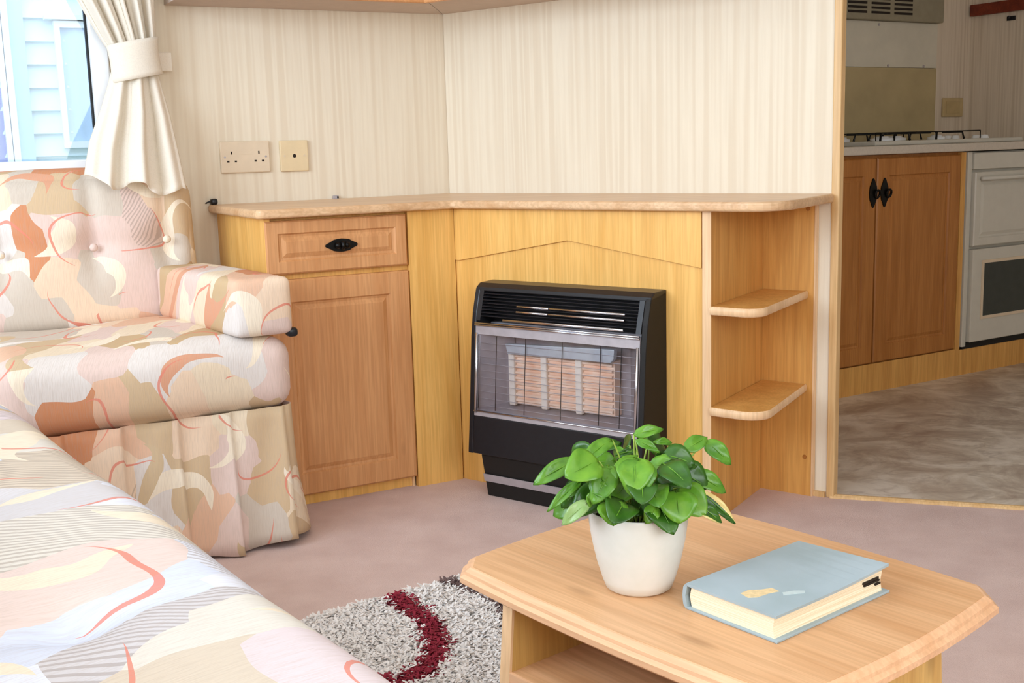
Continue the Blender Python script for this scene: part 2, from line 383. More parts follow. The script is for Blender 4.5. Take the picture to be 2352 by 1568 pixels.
# ================================================================== the setting
def struct(name, V, Fc, mat, loc=(0, 0, 0), rz=0.0, **kw):
    o = obj(name, V, Fc, mat, **kw); place(o, loc, rz); o['kind'] = 'structure'; return o
CL, CR, CK = (*C0, 0), (*C0, 0), (*K0, 0)
pl = [LW(-2.9, 0.6), LW(-2.9, -3.9), LW(3.6, -3.9), LW(3.6, 1.2), LW(0.6, 1.2)]
struct('floor', *prism(pl, -0.05, 0.0), M['carpet'])
TH0, TH1 = (0.825, 2.9005), (3.3, 2.10)     # carpet / vinyl seam
struct('floor_kitchen', *prism([TH0, TH1, (4.4, 4.6), (2.2, 5.6), KW(-1.33, 0.49), RW(-0.30, DR + 0.025), RW(0.93, DR + 0.025)], 0.0, 0.006), M['vinyl'])
d = Vector((TH1[0] - TH0[0], TH1[1] - TH0[1], 0)).normalized(); nn = Vector((-d.y, d.x, 0))
tv, tf = [], []
prof = [(-0.010, 0.0), (-0.009, 0.005), (-0.003, 0.009), (0.003, 0.009), (0.009, 0.0075), (0.010, 0.006)]
for a in (Vector((*TH0, 0)), Vector((*TH1, 0))):
    for o_, z in prof: tv.append(a + nn * o_ + Vector((0, 0, z)))
n = len(prof); tf = [(i, i + 1, n + i + 1, n + i) for i in range(n - 1)]
struct('trim_2', tv, tf, M['trim'])
struct('ceiling', *prism(pl, 2.08, 2.12), M['ceiling'])
# long wall with the window opening
wx0, wx1, wz0, wz1 = -1.80, -0.80, 0.90, 1.74
xl = 0.2083
struct('wall_left', *join(box(-2.80, wx0, DL, DL + 0.06, 0, 2.08), box(wx1, xl + 0.03, DL, DL + 0.06, 0, 2.08), box(wx0, wx1, DL, DL + 0.06, 0, wz0), box(wx0, wx1, DL, DL + 0.06, wz1, 2.08)), M['paper'], CL, AL)
struct('wall_right', *box(-0.335, 0.929, DR, DR + 0.02, 0, 2.08), M['paper'], CR, AR)
struct('trim_1', *box(0.927, 0.948, DR - 0.005, DR + 0.024, 0, 2.08), M['trim'], CR, AR, bevel=0.003)
struct('baseboard_right', *box(0.892, 0.925, DR - 0.010, DR, 0, 0.014), M['trim'], CR, AR)
# the end wall, with its bay window, and the opposite wall, with its side window (both behind the camera)
struct('wall_end', *join(box(-2.80, -2.74, -3.7, -2.7, 0, 2.08), box(-2.80, -2.74, -0.2, 0.52, 0, 2.08), box(-2.80, -2.74, -2.7, -0.2, 0, 0.90), box(-2.80, -2.74, -2.7, -0.2, 1.92, 2.08)), M['paper'], CL, AL)
struct('wall_back', *join(box(-2.80, -1.7, -3.76, -3.70, 0, 2.08), box(0.3, 3.5, -3.76, -3.70, 0, 2.08), box(-1.7, 0.3, -3.76, -3.70, 0, 0.90), box(-1.7, 0.3, -3.76, -3.70, 1.92, 2.08)), M['paper'], CL, AL)
struct('wall_far', *box(3.5, 3.56, -3.76, 0.8, 0, 2.08), M['paper_k'], CL, AL)
struct('wall_kitchen_back', *box(-1.36, 1.31, 0.50, 0.56, 0, 2.08), M['paper_k'], CK, AK)
struct('wall_kitchen_side', *box(1.31, 1.37, -0.10, 0.56, 0, 2.08), M['paper_k'], CK, AK)
struct('wall_kitchen_far', *box(1.37, 2.3, -0.10, -0.04, 0, 2.08), M['paper_k'], CK, AK)

# window in the long wall
wr = empty('window_1', (*LW(wx1, DL), 0), AL); wr['kind'] = 'structure'
W = wx0 - wx1
ft = 0.046
obj('window_frame', *join(box(W, 0, -0.014, 0.06, wz0, wz0 + 0.032), box(W, 0, -0.014, 0.06, wz1 - ft, wz1), box(-ft, 0, -0.014, 0.06, wz0 + 0.032, wz1 - ft), box(W, W + ft, -0.014, 0.06, wz0 + 0.032, wz1 - ft)), M['white'], wr, bevel=0.004)
obj('glazing_seal', *join(box(-ft - 0.005, -ft, 0.012, 0.03, wz0 + 0.032, wz1 - ft), box(W + ft, W + ft + 0.005, 0.012, 0.03, wz0 + 0.032, wz1 - ft)), M['black_side'], wr)
obj('window_pane', *box(W + ft, -ft, 0.020, 0.024, wz0 + 0.030, wz1 - ft), M['glass'], wr)
obj('window_sill', *box(W - 0.01, 0.01, -0.03, 0.0, wz0 - 0.016, wz0), M['white'], wr, bevel=0.004)

# ================================================================== outside: the neighbouring caravan
gz = -0.35
g = struct('ground_outside', *box(-5, 2, DL + 0.1, 8, gz - 0.05, gz), M['grass'], CL, AL)
ND = DL + 2.5
nb = empty('caravan', (*LW(-0.6, ND), gz), AL, 'pale blue clapboard caravan seen outside through the window', 'caravan')
obj('wall', *box(-2.4, 1.5, 0.03, 0.12, 0.25, 2.6), M['siding'], nb)
z = 0.25; pk = None
while z < 2.5:
    V, Fc = prism([(0.03, 0), (-0.002, 0.004), (0.022, 0.108), (0.03, 0.108)], -2.4, 1.5, 'x')
    if pk is None: pk = obj('plank', V, Fc, M['siding'], nb); pk.location = (0, 0, z)
    else:
        o = pk.copy(); COL.objects.link(o); o.parent = nb; o.location = (0, 0, z)
    z += 0.105
def nb_window(x0, x1, z0, z1, cloth_mat, name='window'):
    f = obj(name, *join(box(x0, x1, -0.03, 0.02, z0, z0 + 0.03), box(x0, x1, -0.03, 0.02, z1 - 0.03, z1), box(x0, x0 + 0.025, -0.03, 0.02, z0 + 0.03, z1 - 0.03), box(x1 - 0.025, x1, -0.03, 0.02, z0 + 0.03, z1 - 0.03)), M['white'], nb)
    V, Fc = [], []
    m_ = 40
    for i in range(m_ + 1):
        x = x0 + 0.025 + (x1 - x0 - 0.05) * i / m_; y = -0.008 + 0.008 * math.sin(i * 1.15) + 0.004 * math.sin(i * 2.7)
        V += [(x, y, z0 + 0.03), (x, y, z1 - 0.03)]
    for i in range(m_): Fc.append((2 * i, 2 * i + 1, 2 * i + 3, 2 * i + 2))
    obj('curtain_lining', V, Fc, cloth_mat, f, smooth=True, recalc=False)
    obj('pane', *box(x0 + 0.02, x1 - 0.02, -0.024, -0.020, z0 + 0.02, z1 - 0.02), M['far_glass'], f)
nb_window(0.0, 0.75, 1.34, 1.92, M['blue_cloth'])
nb_window(-1.1, -0.225, 1.20, 2.1, M['lilac_cloth'])
obj('corner_post', *box(-0.222, -0.195, -0.055, 0.0, 0.3, 2.02), M['white'], nb, bevel=0.004)
obj('side_panel', *box(-0.193, -0.13, -0.03, 0.0, 0.25, 2.5), M['pale_blue'], nb)
obj('drip_rail', *box(-0.04, 0.80, -0.05, 0.0, 1.925, 1.945), M['white'], nb)

# ================================================================== corner units
def isect(p1, d1, p2, d2):
    A = np.array([[d1[0], -d2[0]], [d1[1], -d2[1]]]); t = np.linalg.solve(A, np.array(p2) - np.array(p1)); return (p1[0] + d1[0] * t[0], p1[1] + d1[1] * t[0])
uLd = (math.cos(AL), math.sin(AL)); uRd = (math.cos(AR), math.sin(AR))
def corner_at(yl, yr): return isect(LW(0, yl), uLd, RW(0, yr), uRd)

# worktop: one continuous board round the corner, with a rounded free end
OV = 0.027
end = []
for a in np.linspace(0, math.pi / 2, 9): end.append((0.875 + 0.085 * math.sin(a), -OV + 0.10 * (1 - math.cos(a)) ))
end += [(0.952, 0.19), (0.940, 0.30), (0.935, DR - 0.001)]
poly = [LW(-0.560, DL - 0.001), LW(-0.560, -OV + 0.012), LW(-0.548, -OV), corner_at(-OV, -OV)] + [RW(*e) for e in end] + [corner_at(DL - 0.001, DR - 0.001)]
wt = obj('worktop', *prism(poly, HP, HC), M['top'], bevel=0.007, segs=3)
tag(wt, 'pale wood laminate worktop running round the corner above the fire', 'worktop')

cab = empty('base_cabinet', CL, AL, 'corner base cabinet with one pine drawer over a panelled door', 'cabinet')
obj('body', *box(-0.518, -0.02, 0.022, DL - 0.005, 0.034, HP), M['oak'], cab)
obj('side_panel', *box(-0.536, -0.518, 0.004, DL - 0.002, 0, HP), M['oak'], cab, bevel=0.002)
obj('corner_panel', *prism([(-0.139, 0.004), (0.0, 0.004), (0.012, 0.022), (-0.139, 0.022)], 0, HP), M['oak'], cab)
obj('plinth', *box(-0.518, -0.150, 0.026, 0.040, 0, 0.034), M['oak'], cab)
obj('foot', *box(-0.150, -0.142, 0.020, 0.030, 0, 0.034), M['edge'], cab)
dr_ = obj('drawer', *panel_front(-0.534, -0.144, 0.626, 0.763, 0.0, 0.022, 0.032), M['door'], cab)
obj('door', *panel_front(-0.534, -0.142, 0.032, 0.611, 0.0, 0.022, 0.058), M['door'], cab)
def ornate_pull(parent, x, z, y, s=1.0, vertical=False, drop=False):
    pts = []
    for k in range(40):
        a = 2 * math.pi * k / 40; r = 1 + 0.12 * math.cos(6 * a)
        ca, sa = math.cos(a), math.sin(a)
        ex = 0.046 * s * np.sign(ca) * abs(ca) ** 1.5 * r; ez = 0.020 * s * np.sign(sa) * abs(sa) ** 0.8
        pts.append((ez, ex) if vertical else (ex, ez))
    h = obj('handle', *prism([(x + a_, z + b_) for a_, b_ in pts], y - 0.004, y, 'y'), M['iron'], parent, bevel=0.001)
    if not drop:
        for q in (-1, 0, 1):
            V, Fc = lathe([(0.0005, 0.016), (0.006, 0.0145), (0.009, 0.010), (0.007, 0.004), (0.0045, 0.0)], 14)
            V = [(x + q * 0.014 * s + a_ * (1.0 if q else 0.7), y - 0.003 - c_ * (1.0 if q else 1.25), z + b_ * (1 if q else 1.35)) for a_, b_, c_ in V]
            obj('knob_boss', V, Fc, M['iron'], h, smooth=True)
    else:
        ring = [(x + drop * (0.004 + 0.012 * (1 + math.cos(a))), y - 0.008 - 0.004 * math.sin(a), z - 0.004 + 0.014 * math.sin(a)) for a in np.linspace(0, 2 * math.pi, 17)]
        obj('drop_ring', *tube(ring, 0.0042, 8), M['iron'], h, smooth=True)
    return h
ornate_pull(dr_, -0.332, 0.692, 0.0, 0.88)

fs = empty('fire_surround', CR, AR, 'golden oak fire surround with a shallow gabled upper panel', 'fire surround')
obj('lower_panel', *box(-0.006, 0.760, 0.007, 0.022, 0.0, 0.70), M['oak'], fs)
obj('upper_panel', *prism([(-0.002, HP), (-0.002, 0.629), (0.010, 0.628), (0.376, 0.692), (0.752, 0.637), (0.760, 0.636), (0.760, HP)], 0.0, 0.0068, 'y'), M['oak'], fs, bevel=0.001)
obj('backing', *box(0.012, 0.752, 0.0225, 0.034, 0.0, HP), M['oak_dark'], fs)

su = empty('shelf_unit', CR, AR, 'open oak end unit with two rounded shelves at the free end', 'shelf unit')
obj('side_panel', *prism([(0.763, 0.004), (0.784, 0.004), (0.748, DR - 0.018), (0.727, DR - 0.018)], 0, HP), M['oak_dark'], su)
obj('edging', *box(0.762, 0.785, 0.0, 0.004, 0, HP), M['edge'], su, bevel=0.001)
obj('back_panel', *box(0.727, 0.890, DR - 0.017, DR - 0.001, 0, HP), M['oak_dark'], su)
obj('back_edging', *box(0.8905, 0.8945, DR - 0.018, DR - 0.001, 0, HP), M['edge'], su)
def shelf(ztop, fr):
    pts = [(0.7855, -0.004), (0.850, -0.006)]
    for a in np.linspace(0, math.pi / 2 * 1.10, 8): pts.append((0.868 + fr * math.sin(a), -0.006 + fr * (1 - math.cos(a))))
    pts += [(0.872, DR - 0.019), (0.7505, DR - 0.019)]
    s = obj('shelf', *prism(pts, ztop - 0.018, ztop), M['oak_dark'], su)
    sh = [(x, y) for x, y in pts[:-1]]
    inner = []
    V, Fc = [], []
    for x, y in sh: V += [(x, y, ztop - 0.0175), (x, y, ztop - 0.0005)]
    nrm = []
    for i, (x, y) in enumerate(sh):
        a = sh[max(i - 1, 0)]; b = sh[min(i + 1, len(sh) - 1)]; dx, dy = b[0] - a[0], b[1] - a[1]; l_ = math.hypot(dx, dy); nrm.append((dy / l_, -dx / l_))
    m_ = len(sh); V = []
    for (x, y), (nx, ny) in zip(sh, nrm):
        V += [(x + nx * 0.0005, y + ny * 0.0005, ztop - 0.0195), (x + nx * 0.004, y + ny * 0.004, ztop - 0.016), (x + nx * 0.004, y + ny * 0.004, ztop - 0.003), (x + nx * 0.0005, y + ny * 0.0005, ztop + 0.0008)]
    for i in range(m_ - 1):
        for k in range(3): Fc.append((4 * i + k, 4 * i + k + 1, 4 * i + 4 + k + 1, 4 * i + 4 + k))
    obj('shelf_lip', V, Fc, M['edge'], s, smooth=True)
shelf(0.546, 0.040); shelf(0.301, 0.050)
for zz in (0.105, 0.757):
    V, Fc = lathe([(0.0005, 0.0025), (0.005, 0.002), (0.006, 0.0)], 12)
    obj('screw_cap', [(0.872 + a_, DR - 0.0172 - c_, zz + b_) for a_, b_, c_ in V], Fc, M['door_k'], su)

# wall cupboards overhead, meeting in the corner
UB = 1.335
ul, ur = DL - 0.30, DR - 0.30
def cupboard(name, polyw, label, fx):
    cx = sum(p_[0] for p_ in polyw) / len(polyw); cy = sum(p_[1] for p_ in polyw) / len(polyw)
    r = empty(name, (cx, cy, UB), 0.0, label, 'cupboard')
    lp = [(p_[0] - cx, p_[1] - cy) for p_ in polyw]
    obj('body', *prism(lp, 0.010, 0.66), M['underside'], r)
    a, b, ang = fx
    fr = obj('front_rail', *box(0, math.dist(a, b), -0.018, 0.0, 0.0, 0.05), M['door'], r, bevel=0.004)
    place(fr, (a[0] - cx, a[1] - cy, 0), ang)
    n_ = max(1, round(math.dist(a, b) / 0.42)); ww = math.dist(a, b) / n_
    for k in range(n_):
        d_ = obj('door', *panel_front(k * ww + 0.003, (k + 1) * ww - 0.003, 0.054, 0.65, -0.020, 0.019, 0.05), M['door'], r)
        place(d_, (a[0] - cx, a[1] - cy, 0), ang)
ic = corner_at(ul, ur); icb = corner_at(DL - 0.001, DR - 0.001)
cupboard('wall_cupboard', [LW(-0.64, ul), ic, icb, LW(-0.64, DL - 0.001)], 'pine wall cupboard overhead on the window wall', (LW(-0.64, ul), ic, AL))
cupboard('wall_cupboard', [(ic[0] + 0.002, ic[1]), RW(0.90, ur), RW(0.90, DR - 0.001), (icb[0] + 0.002, icb[1])], 'pine wall cupboard overhead above the fire', (ic, RW(0.90, ur), AR))

# ================================================================== gas fire
gf = empty('gas_fire', (*RW(0.385, 0.0), 0), AR, 'black and chrome gas fire with glass front and pale radiants', 'gas fire')
# local x: -0.27 .. 0.275 ; y negative = out of the wall
XL, XR = -0.262, 0.277
def yfront(z): return -np.interp(z, [0.0, 0.12, 0.24, 0.48, 0.565], [0.125, 0.125, 0.112, 0.092, 0.068])
def prof_panel(x0, x1, z0, z1, depth=0.012, n=5, off=0.0):
    zs = np.linspace(z0, z1, n); return prism([(yfront(z) - off, z) for z in zs] + [(yfront(z) - off + depth, z) for z in zs[::-1]], x0, x1, 'x')
for side, x0, x1 in (('l', XL, XL + 0.016), ('r', XR - 0.016, XR)):
    zs = np.linspace(0.125, 0.565, 8)
    obj('casing_side', *prism([(0.0062, 0.125)] + [(yfront(z), z) for z in zs] + [(0.0062, 0.576)], x0, x1, 'x'), M['black_side'] if side == 'r' else M['black'], gf, bevel=0.003)
obj('casing_top', *prism([(yfront(0.558), 0.558), (yfront(0.565) + 0.002, 0.568), (-0.05, 0.578), (0.0062, 0.580), (0.0062, 0.566), (-0.05, 0.562)], XL, XR, 'x'), M['black'], gf, bevel=0.003)
obj('back_plate', *box(XL + 0.016, XR - 0.016, -0.012, 0.0062, 0.125, 0.566), M['black_side'], gf)
obj('lower_panel', *prof_panel(XL + 0.016, XR - 0.016, 0.126, 0.228, 0.014), M['black'], gf, bevel=0.003)
obj('kick_panel', *prism([(-0.085, 0.0), (-0.108, 0.118), (-0.108, 0.126), (0.0, 0.126), (0.0, 0.0)], XL + 0.032, XR - 0.032, 'x'), M['black_side'], gf, bevel=0.004)
obj('kick_trim', *prism([(-0.0965, 0.045), (-0.1005, 0.066), (-0.1035, 0.066), (-0.0995, 0.045)], XL + 0.034, XR - 0.034, 'x'), M['steel'], gf)
# top grille: louvres
for i in range(8):
    z = 0.492 + i * 0.0082
    y = yfront(z)
    obj('louvre', *prism([(y + 0.010, z), (y + 0.001, z + 0.0015), (y + 0.001, z + 0.0035), (y + 0.010, z + 0.005)], XL + 0.03, XR - 0.03, 'x'), M['black'], gf)
obj('grille_post', *prof_panel(XL + 0.016, XL + 0.030, 0.482, 0.560, 0.02), M['black'], gf)
obj('grille_post', *prof_panel(XR - 0.030, XR - 0.016, 0.482, 0.560, 0.02), M['black'], gf)
for z in (0.5255, 0.5115):
    for x0, x1 in ((-0.112, -0.013), (-0.010, 0.214)):
        obj('chrome_bar', *tube([(x0, yfront(z) - 0.006, z), (x1, yfront(z) - 0.006, z)], 0.0032, 8), M['chrome'], gf, smooth=True)
obj('chrome_bar', *tube([(-0.150, yfront(0.489) - 0.008, 0.489), (0.216, yfront(0.489) - 0.008, 0.489)], 0.0036, 8), M['chrome'], gf, smooth=True)
# glazed chamber
zt, zb = 0.478, 0.228
obj('glass_head', *join(prof_panel(XL + 0.017, XR - 0.017, 0.446, 0.474, 0.010, 3)), M['steel'], gf)
for zz in (0.476, 0.471): obj('head_rail', *tube([(XL + 0.017, yfront(zz) - 0.004, zz), (XR - 0.017, yfront(zz) - 0.004, zz)], 0.0026, 8), M['chrome'], gf, smooth=True)
obj('glass_foot', *prof_panel(XL + 0.017, XR - 0.017, 0.228, 0.240, 0.022, 3), M['steel'], gf)
obj('foot_rail', *tube([(XL + 0.017, yfront(0.241) - 0.002, 0.241), (XR - 0.017, yfront(0.241) - 0.002, 0.241)], 0.0022, 8), M['chrome'], gf, smooth=True)
for x in (XL + 0.022, XR - 0.022):
    obj('chamber_post', *tube([(x, yfront(z) - 0.001, z) for z in (0.236, 0.34, 0.45)], 0.004, 8), M['chrome'], gf, smooth=True)
obj('glass_front', *prof_panel(XL + 0.026, XR - 0.026, 0.240, 0.446, 0.003, 5), M['fire_glass'], gf)
obj('reflector_back', *box(XL + 0.018, XR - 0.018, -0.030, -0.013, 0.226, 0.470), M['steel'], gf)
obj('reflector_floor', *prism([(-0.030, 0.262), (-0.10, 0.244), (-0.10, 0.240), (-0.030, 0.240)], XL + 0.018, XR - 0.018, 'x'), M['steel'], gf)
obj('reflector_side', *prism([(XL + 0.10, -0.034), (XL + 0.020, -0.095), (XL + 0.017, -0.093), (XL + 0.096, -0.031)], 0.244, 0.446), M['steel'], gf)
obj('reflector_side', *prism([(XR - 0.080, -0.034), (XR - 0.020, -0.095), (XR - 0.017, -0.093), (XR - 0.076, -0.031)], 0.244, 0.446), M['steel'], gf)
obj('reflector_hood', *prism([(-0.155, 0.425), (-0.148, 0.398), (0.170, 0.402), (0.180, 0.412), (0.182, 0.437)], -0.086, -0.070, 'y'), M['steel_pale'], gf, bevel=0.002)
obj('burner_post', *box(-0.172, -0.160, -0.062, -0.030, 0.262, 0.40), M['steel'], gf)
for k, x0 in enumerate((-0.148, -0.042, 0.064)):
    rad = obj('radiant', *box(x0, x0 + 0.104, -0.062, -0.032, 0.262, 0.402), M['ceramic'], gf)
    fb = []
    for i in range(9):
        z = 0.268 + i * 0.0148
        V, Fc = prism([(-0.062, z), (-0.069, z + 0.003), (-0.069, z + 0.008), (-0.062, z + 0.011)], x0 + 0.012, x0 + 0.100, 'x')
        obj('radiant_rib', V, Fc, M['ceramic'], rad)
for x0 in (-0.156, -0.052, 0.056):
    obj('firebrick', *box(x0, x0 + 0.020, -0.074, -0.060, 0.258, 0.404), M['ceramic_white'], gf, bevel=0.004)
for i in range(10):
    z = 0.256 + i * 0.0185; y = yfront(z) + 0.008
    obj('guard_wire', *tube([(XL + 0.03, y, z), (XR - 0.03, y, z)], 0.0008, 5), M['steel'], gf)
for x in (-0.18, -0.085, 0.030, 0.145, 0.205):
    obj('guard_wire', *tube([(x, yfront(z) + 0.007, z) for z in (0.245, 0.34, 0.443)], 0.0011, 5), M['black_side'], gf)

# ================================================================== sockets on the long wall
def socket(x0, x1, z0, z1, mat, label, double):
    xc, zc = (x0 + x1) / 2, (z0 + z1) / 2; w2, h2 = (x1 - x0) / 2, (z1 - z0) / 2
    r = empty('wall_socket', (*LW(xc, DL - 0.0005), zc), AL, label, 'socket')
    obj('plate', *box(-w2, w2, -0.010, 0, -h2, h2), mat, r, bevel=0.003)
    def pin(x, z, a, b): obj('pin_hole', *box(x - a, x + a, -0.0106, -0.009, z - b, z + b), M['hole'], r)
    if double:
        for s in (-1, 1):
            cx = s * 0.040
            pin(cx, 0.012, 0.0019, 0.0042); pin(cx - 0.011, -0.012, 0.0033, 0.0024); pin(cx + 0.011, -0.012, 0.0033, 0.0024)
        obj('moulded_line', *box(-0.014, 0.014, -0.0112, -0.009, 0.008, 0.0092), mat, r)
        for s in (-1, 1):
            V, Fc = lathe([(0.0005, 0.0012), (0.003, 0.0012), (0.003, 0)], 12); obj('screw', [(s * 0.060 + a_, -0.010 - c_, b_) for a_, b_, c_ in V], Fc, M['steel'], r)
    else:
        V, Fc = lathe([(0.0005, 0.0015), (0.0045, 0.0015), (0.0055, 0.0)], 14); obj('aerial_jack', [(a_, -0.010 - c_, b_) for a_, b_, c_ in V], Fc, M['hole'], r)
        for s in (-1, 1):
            V, Fc = lathe([(0.0005, 0.0012), (0.003, 0.0012), (0.003, 0)], 12); obj('screw', [(s * 0.030 + a_, -0.010 - c_, b_) for a_, b_, c_ in V], Fc, M['cream_plastic'], r)
socket(-0.516, -0.371, 0.882, 0.972, M['cream_plastic'], 'cream double power socket on the wall beside the curtain', True)
socket(-0.340, -0.254, 0.881, 0.971, M['cream_plastic2'], 'square cream aerial socket next to the double power socket', False)
# two tiny fittings where the worktop meets the wall
pg = empty('cable_plug', (*LW(-0.545, DL - 0.014), HC), AL, 'small black cable plug at the worktop end by the sofa', 'plug')
obj('plug_body', *rbox(-0.010, 0.010, -0.010, 0.010, 0.0, 0.017, 0.006, 8), M['black'], pg, smooth=True)
obj('cable', *tube([(0, 0.004, 0.010), (-0.014, 0.007, 0.008), (-0.022, 0.008, 0.004)], 0.0022, 6), M['black'], pg, smooth=True)
br = empty('wall_clip', (*LW(-0.176, DL - 0.010), HC), AL, 'tiny grey metal clip on the wall just above the worktop', 'clip')
obj('bracket', *box(-0.010, 0.008, -0.006, 0.0, 0.0, 0.010), M['steel'], br, bevel=0.001)
obj('bracket_screw', *box(0.002, 0.007, -0.009, -0.006, 0.0015, 0.0075), M['black_side'], br, bevel=0.001)

# ================================================================== curtain
ct = empty('curtain', (*LW(-0.77, DL - 0.066), 0.80), AL, 'cream window curtain gathered by a tieback', 'curtain')
ox = 0.77
def curtain_part(name, rows, zs, lx, rx, amp, ph, pl_n, hem=0.0, yof=0.0, deep=1.0, fwd=0.0):
    V, Fc = [], []; m_ = 110
    for i, z in enumerate(zs):
        t = i / (len(zs) - 1)
        for j in range(m_ + 1):
            a = j / m_
            w_ = pl_n * a * 2 * math.pi
            y = amp[i] * (math.sin(w_ + ph) + 0.45 * math.sin(2.3 * w_ + 1.0 + ph) * deep) + yof
            x = lx[i] + (rx[i] - lx[i]) * (a + 0.010 * math.sin(2 * w_ + ph))
            y += -0.022 * math.sin(math.pi * a) - fwd * t ** 1.3
            V.append((x + ox, y, z - 0.80 + (hem * (0.014 * math.sin(w_ * 0.8 + 1) - 0.045 * (a - 0.25)) * (t if hem else 0))))
    for i in range(len(zs) - 1):
        for j in range(m_): k = i * (m_ + 1) + j; Fc.append((k, k + 1, k + m_ + 2, k + m_ + 1))
    o = obj(name, V, Fc, M['curtain'], ct, smooth=True, recalc=False)
    s = o.modifiers.new('solid', 'SOLIDIFY'); s.thickness = 0.003; return o
zu = list(np.linspace(1.80, 1.20, 26))
curtain_part('upper_drape', 26, zu, list(np.interp(zu, [1.20, 1.25, 1.35, 1.5, 1.8], [-0.800, -0.828, -0.878, -0.93, -1.0])), list(np.interp(zu, [1.20, 1.25, 1.35, 1.8], [-0.690, -0.682, -0.678, -0.672])), list(np.interp(zu, [1.2, 1.26, 1.5, 1.8], [0.008, 0.020, 0.024, 0.026])), 0.4, 5.2)
zl = list(np.linspace(1.178, 0.868, 30))
curtain_part('lower_drape', 30, zl, list(np.interp(zl, [0.86, 0.96, 1.05, 1.12, 1.18], [-0.918, -0.888, -0.846, -0.818, -0.798])), list(np.interp(zl, [0.86, 0.95, 1.05, 1.18], [-0.664, -0.666, -0.672, -0.690])), list(np.interp(zl, [0.86, 1.0, 1.12, 1.18], [0.020, 0.018, 0.012, 0.006])), 1.9, 2.7, hem=1.0, fwd=0.135)
V, Fc = [], []; nz_, na = 8, 40
for i in range(nz_ + 1):
    t = i / nz_; z = 1.142 + t * 0.098
    for k in range(na):
        a = 2 * math.pi * k / na
        cx = -0.742 - 0.006 * t; x = cx + (0.064 - 0.004 * math.sin(math.pi * t) ) * math.cos(a); y = -0.012 + 0.040 * math.sin(a)
        V.append((x + ox, y, z - 0.80 + 0.012 * math.cos(a) * 1.0))
for i in range(nz_):
    for k in range(na): Fc.append((i * na + k, i * na + (k + 1) % na, (i + 1) * na + (k + 1) % na, (i + 1) * na + k))
tb = obj('tieback', V, Fc, M['curtain'], ct, smooth=True); s = tb.modifiers.new('solid', 'SOLIDIFY'); s.thickness = 0.004; s.offset = 1
tl = obj('tieback_tail', *join(box(-0.676 + ox, -0.640 + ox, 0.020, 0.024, 1.165 - 0.8, 1.215 - 0.8)), M['curtain'], ct, bevel=0.002)
tl.rotation_euler = (0, 0, 0)
obj('curtain_rail', *tube([(-1.05, 0.02, 1.0), (0.12, 0.02, 1.0)], 0.008, 10), M['white'], ct, smooth=True)

# ================================================================== sofa along the window wall
so = empty('sofa', (*LW(-0.90, 0.0), 0), AL, 'patchwork print sofa against the window wall, arm beside the cabinet', 'sofa'); sx = 0.90
def seat_fn(p_, u):
    x, y, z = p_
    if u[2] > 0.2: z += 0.010 * math.sin(x * 14) * max(0, u[2]) * 0.5
    if u[1] < -0.4: y -= 0.008 * math.sin(x * 17 + 1) * 0.6
    return np.array([x, y, z])
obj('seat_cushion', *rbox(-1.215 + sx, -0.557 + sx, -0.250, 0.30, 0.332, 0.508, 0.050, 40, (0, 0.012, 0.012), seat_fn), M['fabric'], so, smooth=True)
BT = [(-1.130, 0.70), (-0.905, 0.705), (-0.716, 0.715)]
def back_fn(p_, u):
    x, y, z = p_
    y += (z - 0.49) * 0.10
    if u[1] < 0:
        for bx_, bz_ in BT:
            d2 = ((x - bx_ - sx) / 0.05) ** 2 + ((z - bz_) / 0.06) ** 2
            y += 0.030 * math.exp(-d2) * -u[1]
            g_ = abs(x - bx_ - sx); y += 0.014 * math.exp(-(g_ / 0.018) ** 2) * -u[1] * (1 if z > bz_ - 0.02 else max(0, 1 - (bz_ - z) / 0.12))
        y += 0.010 * math.exp(-((z - 0.705) / 0.03) ** 2) * -u[1]
    if u[2] > 0 and x > -0.78 + sx: z -= 0.11 * (x - (-0.78 + sx)) * u[2]
    return np.array([x, y, z])
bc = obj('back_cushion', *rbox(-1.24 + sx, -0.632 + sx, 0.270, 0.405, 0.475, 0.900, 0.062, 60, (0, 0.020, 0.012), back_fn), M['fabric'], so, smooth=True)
for bx_, bz_ in BT:
    V, Fc = lathe([(0.0005, 0.008), (0.007, 0.0065), (0.011, 0.002), (0.010, -0.002)], 14)
    yy = 0.270 + (bz_ - 0.49) * 0.10 + 0.008
    obj('button', [(bx_ + sx + a_, yy - c_, bz_ + b_) for a_, b_, c_ in V], Fc, M['fabric'], bc, smooth=True)
def arm_fn(p_, u):
    x, y, z = p_; x -= (y + 0.25) * 0.135; return np.array([x, y, z])
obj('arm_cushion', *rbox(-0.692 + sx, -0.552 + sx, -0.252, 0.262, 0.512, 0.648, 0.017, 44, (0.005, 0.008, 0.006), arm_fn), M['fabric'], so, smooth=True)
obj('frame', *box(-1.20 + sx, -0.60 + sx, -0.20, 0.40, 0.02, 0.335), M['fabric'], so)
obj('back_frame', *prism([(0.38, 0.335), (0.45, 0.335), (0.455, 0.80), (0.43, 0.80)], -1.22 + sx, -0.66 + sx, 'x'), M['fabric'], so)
kn = obj('hinge_knob', *rbox(-0.566 + sx, -0.540 + sx, -0.245, -0.215, 0.502, 0.524, 0.008, 8), M['black'], so, smooth=True)
